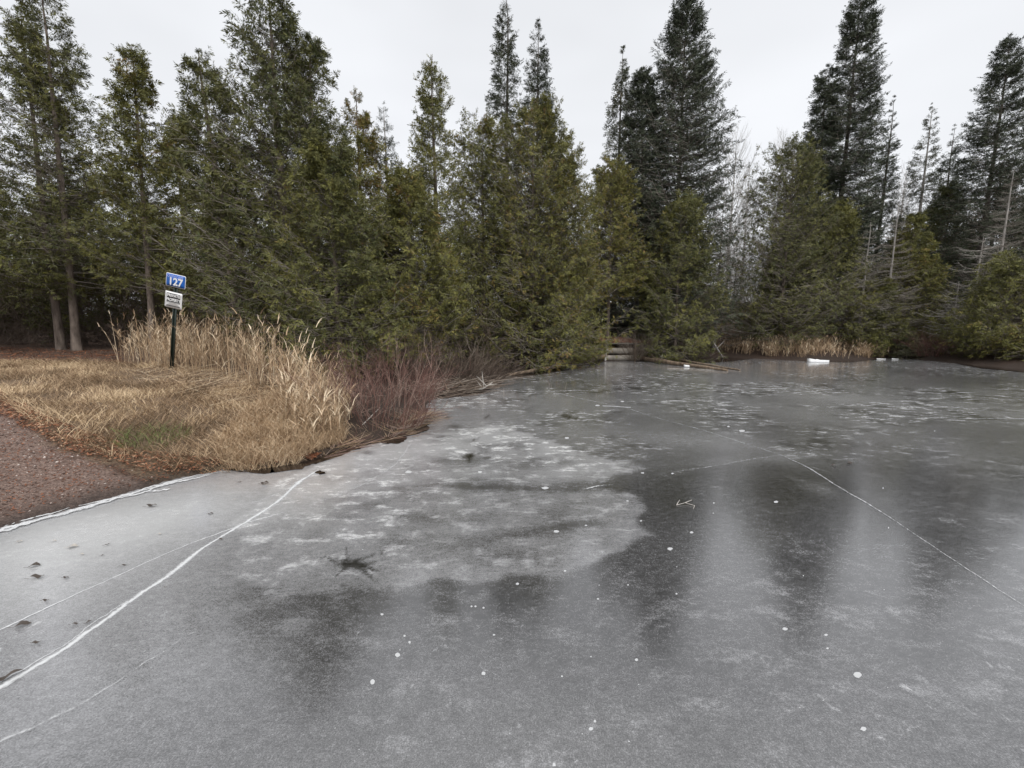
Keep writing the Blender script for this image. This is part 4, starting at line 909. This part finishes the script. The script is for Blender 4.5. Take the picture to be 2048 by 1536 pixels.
# undergrowth in the woods: dense twigs, one mass
def thicket(name, boxes, label, seed, mat='brownstem', tint=(0, .5)):
    rng = np.random.default_rng(seed); parts = []
    for (pa, pb, D0, D1, n_, hh) in boxes:
        D = rng.uniform(D0, D1, n_); X = (rng.uniform(pa, pb, n_) - 1024) / F * D
        p = gz(np.stack([X, D], 1)); p[:, 2] += rng.random(n_) ** 1.5 * hh * .8
        d = norm(np.stack([rng.normal(0, .5, n_), rng.normal(0, .5, n_), rng.uniform(.1, 1.2, n_)], 1)); L = rng.uniform(.4, 1.5, n_)
        ti = rng.uniform(*tint, n_); r_ = rng.uniform(.004, .013, n_)
        for s_ in range(3):
            d = norm(d + rng.normal(0, .2, d.shape)); p1 = p + d * (L / 3)[:, None]
            V, Fq = cones(p, p1, r_ * (1 - .25 * s_), r_ * (1 - .25 * (s_ + 1))); parts.append((V, Fq, np.repeat(ti, 3))); p = p1
    V, Fs, T_ = join_t(parts)
    o = mesh_np(name, V, Fs, M[mat], attrs={'tint': ('FACE', T_)}); return tagk(o, label, 'undergrowth', kind='stuff')
thicket('undergrowth', [(-350, 560, 15.3, 24, 15000, 3.6), (500, 1000, 14, 24, 4200, 2.6), (-350, 1000, 24, 34, 6000, 4.0)], 'dim tangle of dead twigs and stems inside the woods on the left', 73)
thicket('undergrowth', [(1000, 1420, 23, 31, 4200, 2.6), (1540, 2300, 24, 34, 9000, 3.0), (1540, 2300, 32, 44, 4000, 4.0)], 'dim tangle of dead twigs under the conifers of the far shore', 74)

# ------------------------------------------------------------------ sign
def box_v(x0, x1, y0, y1, z0, z1):
    V = np.array([[x, y, z] for x in (x0, x1) for y in (y0, y1) for z in (z0, z1)], float)
    return V, np.array([[0, 1, 3, 2], [4, 6, 7, 5], [0, 4, 5, 1], [2, 3, 7, 6], [0, 2, 6, 4], [1, 5, 7, 3]])
def plate(w, h, rad, y, th, x0=0, z0=0):
    """rounded plate in the xz plane facing -y"""
    P = []
    for (cx, cz, a0) in ((w / 2 - rad, h / 2 - rad, 0), (-w / 2 + rad, h / 2 - rad, 90), (-w / 2 + rad, -h / 2 + rad, 180), (w / 2 - rad, -h / 2 + rad, 270)):
        for k in range(6):
            a_ = math.radians(a0 + k * 18); P.append((x0 + cx + rad * math.cos(a_), z0 + cz + rad * math.sin(a_)))
    P = np.array(P); n_ = len(P); A = np.column_stack([P[:, 0], np.full(n_, y), P[:, 1]]); B = A.copy(); B[:, 1] += th
    V = np.concatenate([A, B, [[x0, y, z0], [x0, y + th, z0]]]); k = np.arange(n_); k2 = (k + 1) % n_
    return V, [np.stack([k2, k, k + n_, k2 + n_], -1), np.stack([k, k2, np.full(n_, 2 * n_)], -1), np.stack([k2 + n_, k + n_, np.full(n_, 2 * n_ + 1)], -1)]
def text_part(name, s_, size, x, z, y, mat, parent, bold=.0, sx=1.0):
    cu = bpy.data.curves.new(name + '_curve', 'FONT'); cu.body = s_; cu.size = size; cu.align_x = 'CENTER'; cu.align_y = 'CENTER'; cu.extrude = .0008; cu.offset = bold
    tmp = bpy.data.objects.new('tmp_text', cu); COL.objects.link(tmp)
    bpy.context.view_layer.update()
    me = bpy.data.meshes.new_from_object(tmp.evaluated_get(bpy.context.evaluated_depsgraph_get()))
    bpy.data.objects.remove(tmp); me.materials.clear(); me.materials.append(mat); me.name = name
    me.transform(Matrix.Translation((x, y, z)) @ Matrix.Rotation(math.pi / 2, 4, 'X') @ Matrix.Diagonal((sx, 1, 1, 1)))
    o = bpy.data.objects.new(name, me); COL.objects.link(o); o.parent = parent; return o
SD = 9.6
bx_, by_, _ = PD(345, 748, SD); bx_ = float(bx_); bz_ = float(height(np.array([bx_]), np.array([SD]))[0])
top = PD(366, 548, SD); tz = float(top[2]); txx = float(top[0])
PH = math.hypot(txx - bx_, tz - bz_); tilt = math.atan2(txx - bx_, tz - bz_)
sg = empty('sign_post', (bx_, SD, bz_ - .02), 'leaning dark steel post with blue number sign above a white notice, in tall dry grass', 'sign')
sg.rotation_euler = (math.radians(3), tilt, math.radians(-4))
pw = .032
parts_ = [box_v(-pw, pw, 0, .006, -.3, PH * .99), box_v(-pw - .004, -pw, -.022, .006, -.3, PH * .99), box_v(pw, pw + .004, -.022, .006, -.3, PH * .99), box_v(-pw - .016, -pw - .004, -.022, -.017, -.3, PH * .99), box_v(pw + .004, pw + .016, -.022, -.017, -.3, PH * .99)]
V, Fs = join(parts_); mesh_np('post', V, Fs, M['post'], sg)
k_ = SD / F
V, Fs = plate(40 * k_, 25 * k_, .03, -.030, .003, 0, PH - .15)
p1 = mesh_np('number_plate', V, Fs, M['white'], sg)
V, Fs = plate(37.6 * k_, 22.8 * k_, .022, -.0325, .0025, 0, PH - .15); mesh_np('blue_face', V, Fs, M['blue'], p1)
text_part('numerals', '127', .225, -.005, PH - .185, -.0335, M['white'], p1, .006)
text_part('street_name', 'SOUTH CAPE', .078, -.03, PH - .066, -.0335, M['pale_letter'], p1, .002, .84)
V, Fs = plate(35 * k_, 31 * k_, .02, -.030, .003, -.03, PH - .585)
p2 = mesh_np('notice_plate', V, Fs, M['white'], sg)
zc = PH - .585; yb = -.0315
V, Fs = join([box_v(-.19, .125, yb, -.0301, zc + .035, zc + .145), box_v(-.19, .125, yb, -.0301, zc - .05, zc + .033)]); mesh_np('black_panel', V, Fs, M['black'], p2)
text_part('heading', 'PRIVATE', .088, -.032, zc + .092, yb - .001, M['white'], p2, .003, .93)
text_part('heading', 'PROPERTY', .088, -.032, zc - .002, yb - .001, M['white'], p2, .003, .80)
V, Fs = join([box_v(-.19, .125, yb, -.0301, zc - .068, zc - .060), box_v(-.19, .125, yb, -.0301, zc - .145, zc - .128)]); mesh_np('rule_line', V, Fs, M['black'], p2)
for zz in (PH - .06, PH - .24): 
    V, Fs = tube([[0, -.033, zz], [0, -.040, zz]], [.008, .008], 8); mesh_np('bolt', V, Fs, M['steel'], p1)

# ------------------------------------------------------------------ logs, timber crib, stones, slab
def log(name, pts, radii, mat, label, seed, stubs=0, cat='log', sides=9):
    rng = np.random.default_rng(seed); P = np.array(pts, float); t = np.linspace(0, 1, len(P)); tt_ = np.linspace(0, 1, 22)
    path = np.stack([np.interp(tt_, t, P[:, k]) for k in range(3)], 1)
    for _ in range(3): path[1:-1] = (path[:-2] + 2 * path[1:-1] + path[2:]) / 4
    path[1:-1] += rng.normal(0, .012, path[1:-1].shape) * radii[0] * 6
    rad = np.interp(tt_, [0, 1], radii) * rng.uniform(.9, 1.1, 22)
    V, Fs = tube(path, rad, sides)
    if stubs:
        V0, F0_ = V, list(Fs)
        k = rng.integers(2, 20, stubs); d = norm(rng.normal(0, 1, (stubs, 3)) + np.array([[0, 0, .6]])); p0 = path[k]; L = rng.uniform(.15, .6, stubs)
        V, Fq = cones(p0, p0 + d * L[:, None], np.full(stubs, .018), np.full(stubs, .005), 5); Vt, Ft_ = V0, F0_
        Fs = F0_ + [Fq + len(V0)]; V = np.concatenate([V0, V])
    o = mesh_np(name, V, Fs, M[mat], smooth=True); return tagk(o, label, cat)
def gp3(px, py, z=0.): x, y = G(px, py, z); return (float(x), float(y), z)
log('fallen_log', [gp3(1015, 750, .05), gp3(1100, 736, .12), gp3(1180, 718, .22), gp3(1225, 708, .30)], (.06, .12), 'log', 'pale fallen log slanting under the overhanging cedar', 81, 6)
log('fallen_log', [gp3(1205, 711, .20), gp3(1260, 712, .18), gp3(1320, 722, .12), gp3(1390, 732, .07), gp3(1455, 741, .03)], (.15, .05), 'log', 'long brown log tapering out over the ice in front of the great spruce', 82, 8)
log('fallen_log', [gp3(1330, 716, .10), gp3(1400, 727, .08), gp3(1480, 740, .03)], (.07, .03), 'log', 'thin dark log just behind the long brown log', 83, 3)
log('thin_pole', [gp3(1335, 737, .02), gp3(1440, 739, .02)], (.012, .008), 'board', 'white stripped pole lying flat along the long brown log', 84, cat='pole')
log('grey_branch', [gp3(1445, 715, .05), gp3(1430, 690, .9), gp3(1410, 660, 1.4)], (.05, .02), 'bark_grey', 'grey leaning dead limb above the black water', 85, 5, 'branch')
log('pale_branch', [gp3(700, 868, .05), gp3(725, 850, .16), gp3(760, 815, .33)], (.010, .006), 'paleleaf', 'pale bare stick poking up through the red dogwood', 86, 0, 'stick')
log('pale_branch', [gp3(930, 782, .05), gp3(965, 778, .12), gp3(985, 765, .28)], (.022, .012), 'paleleaf', 'forked pale driftwood stick in the low brown tangle', 87, 4, 'stick')
log('pale_branch', [gp3(842, 788, .04), gp3(900, 784, .10), gp3(960, 776, .12)], (.014, .010), 'log', 'long brown stick lying flat along the ice edge tangle', 88, 3, 'stick')
# timber crib
cx, cy, _ = gp3(1240, 722); cr = empty('timber_crib', (cx, cy + .15, 0), 'old grey timber crib capped with rust red leaves at the shore', 'retaining wall')
wv_ = [(0.02, 0.30, 'board'), (0.38, .66, 'board')]
for z0_, z1_, mt in wv_:
    V, Fq = box_v(-.95, .85, -.12, .10, z0_, z1_); V[:, 2] += rng.normal(0, .012, 8); mesh_np('beam', V, [Fq], M[mt], cr)
V, Fq = box_v(-1.0, .95, -.2, 1.3, .86, .94); mesh_np('deck_board', V, [Fq], M['board'], cr)
V, Fs = tube([[-.78, -.22, -.1], [-.76, -.2, .5], [-.74, -.18, 1.05]], [.06, .055, .05], 8); mesh_np('corner_post', V, Fs, M['bark_birch'], cr, smooth=True)
V, Fs = tube([[.75, -.2, -.1], [.74, -.18, .9]], [.05, .05], 8); mesh_np('corner_post', V, Fs, M['log'], cr, smooth=True)
rng = np.random.default_rng(90)
gx, gy = np.meshgrid(np.linspace(-1.3, 1.5, 24), np.linspace(-.25, 1.6, 16)); zz = .93 + .26 * np.clip(1 - (gx / 1.5) ** 2, 0, 1) * sstep(-.3, .9, gy) + rng.normal(0, .02, gx.shape)
i = np.arange(gx.size).reshape(gx.shape); Fq = np.stack([i[:-1, :-1], i[:-1, 1:], i[1:, 1:], i[1:, :-1]], -1).reshape(-1, 4)
ml, n, b = newmat('rust_leaf_mat'); q = noise(n, 16, 5, .75); r_ = ramp(n, [(.3, (.06, .03, .02)), (.5, (.22, .095, .06)), (.72, (.36, .20, .13))], q.outputs[0]); n.links.new(r_.outputs[0], b.inputs['Base Color']); bump(n, b, q.outputs[0], 1, .05)
mesh_np('leaf_cap', np.stack([gx.ravel(), gy.ravel(), zz.ravel()], 1), [Fq], ml, cr)
def stone(px, py, r, mat, label, seed, name='stone', cat='stone', zz=None, sq=(1, .8, .7)):
    rng = np.random.default_rng(seed); x, y, _ = gp3(px, py)
    import bmesh
    bm = bmesh.new(); bmesh.ops.create_icosphere(bm, subdivisions=3, radius=r)
    for v in bm.verts:
        c_ = v.co / r; k = 1 + .22 * math.sin(c_.x * 3.1 + seed) * math.cos(c_.y * 2.7 + seed * 2) + .10 * math.sin(c_.z * 7 + c_.x * 5 + seed)
        v.co = Vector((v.co.x * sq[0] * k, v.co.y * sq[1] * k, v.co.z * sq[2] * k))
    me = bpy.data.meshes.new(name); bm.to_mesh(me); bm.free(); me.materials.append(M[mat])
    for p in me.polygons: p.use_smooth = True
    o = bpy.data.objects.new(name, me); COL.objects.link(o); o.location = (x, y, (r * .35 if zz is None else zz)); return tagk(o, label, cat)
stone(1305, 708, .30, 'rock', 'largest grey stone right of the rusty little bush', 1, zz=.45)
stone(1316, 709, .22, 'rock', 'upper stone leaning on the pile beside the black water', 2, zz=.75)
stone(1290, 709, .24, 'rock', 'stone at the left of the pile, below the rusty bush', 3, zz=.3)
stone(1314, 711, .20, 'rock', 'lowest stone of the pile just behind the long log', 4, zz=.12)
stone(1297, 717, .07, 'whitewood', 'small white lump perched on the long log, the left one', 5, 'ice_lump', 'ice', .33, (.8, .8, 1.5))
stone(1322, 722, .07, 'whitewood', 'small white lump perched on the long log, the right one', 6, 'ice_lump', 'ice', .22, (1, .8, 1.1))
x, y, _ = gp3(1636, 724)
P = .85 * np.array([(-.62, -.12), (-.5, -.2), (-.2, -.16), (.1, -.18), (.5, -.15), (.62, -.05), (.55, .15), (.1, .12), (-.1, .2), (-.5, .22), (-.58, .05)]); n_ = len(P)
A = np.column_stack([P, np.full(n_, .09)]); A[:, 2] += np.random.default_rng(3).normal(0, .02, n_); A[:3, 2] += .05; B = A.copy(); B[:, 2] = .0
V = np.concatenate([A, B, [[0, 0, .10], [0, 0, 0]]]); k = np.arange(n_); k2 = (k + 1) % n_
o = mesh_np('ice_slab', V, [np.stack([k, k + n_, k2 + n_, k2], -1), np.stack([k, k2, np.full(n_, 2 * n_)], -1)], M['whitewood'], loc=(x, y, .01)); tagk(o, 'white slab lying at the far shore in front of the tan weeds', 'slab')
x, y, _ = gp3(1378, 734)
o = mesh_np('ice_slab', V * np.array([.45, .6, .5]), [np.stack([k, k + n_, k2 + n_, k2], -1), np.stack([k, k2, np.full(n_, 2 * n_)], -1)], M['whitewood'], loc=(x, y, .02)); tagk(o, 'small white slab against the long brown log', 'slab')
for kk, (px, s_) in enumerate([(1762, .30), (1790, .22), (1668, .3)]):
    x, y, _ = gp3(px, 719)
    o = mesh_np('ice_slab', V * np.array([s_ * 1.6, s_, .3]), [np.stack([k, k + n_, k2 + n_, k2], -1), np.stack([k, k2, np.full(n_, 2 * n_)], -1)], M['whitewood'], loc=(x, y, .015))
    tagk(o, ['thin white slab at the shore right of the tan weeds', 'last small white slab before the reddish brush', 'thin white slab just right of the large white one'][kk], 'slab')

# ------------------------------------------------------------------ leaves and twigs lying on the ice
def leaf(px, py, L, rot, mat, label, seed, narrow=.4):
    rng = np.random.default_rng(seed); x, y, _ = gp3(px, py); n_ = 9; t = np.linspace(0, 1, n_); w_ = np.sin(math.pi * t ** .8) * L * narrow * .5 * rng.uniform(.7, 1.25, n_)
    z = .007 + .012 * np.abs(np.sin(t * 4 + seed)) * (L / .06)
    mid = np.column_stack([(t - .5) * L, np.sin(t * 3 + seed) * L * .06, z]); Lf = mid.copy(); Rt = mid.copy(); Lf[:, 1] += w_; Rt[:, 1] -= w_; Lf[:, 2] += w_ * .22; Rt[:, 2] += w_ * .12
    V = np.concatenate([Lf, mid, Rt]); i = np.arange(n_ - 1)
    Fq = np.concatenate([np.stack([i, i + n_, i + n_ + 1, i + 1], -1), np.stack([i + n_, i + 2 * n_, i + 2 * n_ + 1, i + n_ + 1], -1)])
    o = mesh_np('fallen_leaf', V, [Fq], M[mat], loc=(x, y, 0), smooth=True); o.rotation_euler = (0, 0, rot)
    V2, F2 = cones(np.array([[-.5 * L, 0, .008]]), np.array([[-.85 * L, .05 * L, .012]]), [.0012], [.0008], 4); mesh_np('stem', V2, [F2], M[mat], o)
    return tagk(o, label, 'leaf', 'leaves frozen on the left ice')
LV = [(48, 1252, .10, .5, 'leaf', 'curled dark leaf with a long stem between the two white cracks'),
      (75, 1288, .06, .1, 'leaf', 'oval dark leaf between the two white cracks, below the curled one'),
      (18, 1358, .13, .7, 'leaf', 'long dark twiggy leaf beside the thick white crack at the left edge'),
      (70, 1134, .09, .5, 'leaf', 'dark folded leaf on the pale ice near the left edge'),
      (75, 1158, .12, .2, 'leaf', 'blurred long leaf sunk in the pale ice below the folded one'),
      (133, 1158, .06, .0, 'leaf', 'small dark curled leaf right of the sunken long leaf'),
      (147, 1095, .09, .4, 'paleleaf', 'pale upright leaf casting a smudge on the pale ice'),
      (166, 1110, .05, .1, 'paleleaf', 'small pale leaf below the pale upright one'),
      (216, 1091, .05, .8, 'leaf', 'small dark slanted leaf right of the pale upright one'),
      (206, 1112, .03, 1.2, 'leaf', 'tiny upright dark speck of leaf on the pale ice'),
      (248, 1133, .05, .2, 'leaf', 'curled grey leaf above the thin white crack'),
      (304, 1014, .13, .15, 'leaf', 'dark twig-like leaf lying on the upper pale crack'),
      (422, 1029, .06, .2, 'leaf', 'small dark leaf right of the upper pale crack'),
      (442, 1080, .06, .0, 'leaf', 'round brown leaf between the joining white cracks'),
      (331, 1176, .03, .5, 'leaf', 'tiny dark leaf caught on the thick white crack'),
      (178, 1246, .035, 1.0, 'leaf', 'tiny dark leaf left of the thick white crack'),
      (150, 1251, .05, .2, 'leaf', 'faint thin leaf beside the tiny dark one'),
      (92, 1204, .06, .05, 'leaf', 'thin level leaf just above the thin white crack'),
      (530, 968, .12, .1, 'leaf', 'dark sliver of leaf near the grass edge'),
      (480, 965, .06, .4, 'leaf', 'small dark leaf near the tip of the curved pale scratch'),
      (470, 1000, .04, .2, 'paleleaf', 'pale speck of leaf on the curved pale scratch'),
      (40, 1085, .05, .0, 'paleleaf', 'pale flake under the upper pale crack at the left edge'),
      (108, 1084, .06, .2, 'paleleaf', 'pale flake left of the pale upright leaf'),
      (320, 1070, .05, .0, 'paleleaf', 'pale flake in the middle of the pale ice'),
      (1700, 928, .10, .3, 'leaf', 'dark fleck on the ice right of the long right-hand crack'),
      (1668, 932, .10, .1, 'leaf', 'dark fleck beside the long right-hand crack')]
for k, (px, py, L, ro, mt, lab) in enumerate(LV): leaf(px, py, L * .78, ro, mt, lab, k + 3, .35 if k % 3 else .55)
# twig frozen in the ice in the middle
cx, cy, _ = gp3(1372, 1010)
a0 = np.array([[-.14, -.02, .008], [-.14, -.02, .008], [.0, .03, .02], [.0, .03, .02], [.1, -.04, .01]]); a1 = np.array([[.0, .03, .02], [-.05, .10, .03], [.1, -.04, .01], [.12, .10, .03], [.04, -.14, .01]])
V, Fq = cones(a0 * .7, a1 * .7, np.full(5, .0035), np.full(5, .0025), 5); o = mesh_np('twig', V, [Fq], M['paleleaf'], loc=(cx, cy, 0)); tagk(o, 'pale forked twig frozen on the ice right of the middle', 'twig')
# thin stems standing out of the ice near the dark water
rng = np.random.default_rng(95); n_ = 46; px = rng.uniform(1000, 1260, n_); py = rng.uniform(752, 800, n_); X_, Y_ = G(px, py)
p0 = np.stack([X_, Y_, np.zeros(n_)], 1); p1 = p0 + np.stack([rng.normal(0, .06, n_), rng.normal(0, .05, n_), rng.uniform(.05, .22, n_)], 1)
V, Fq = cones(p0, p1, np.full(n_, .004), np.full(n_, .002)); o = mesh_np('stubble', V, [Fq], M['brownstem'], attrs={'tint': ('FACE', np.repeat(rng.random(n_), 3))}); tagk(o, 'thin dead stems sticking out of the ice near the dark water', 'stems', kind='stuff')
print('faces', sum(len(m.polygons) for m in bpy.data.meshes))
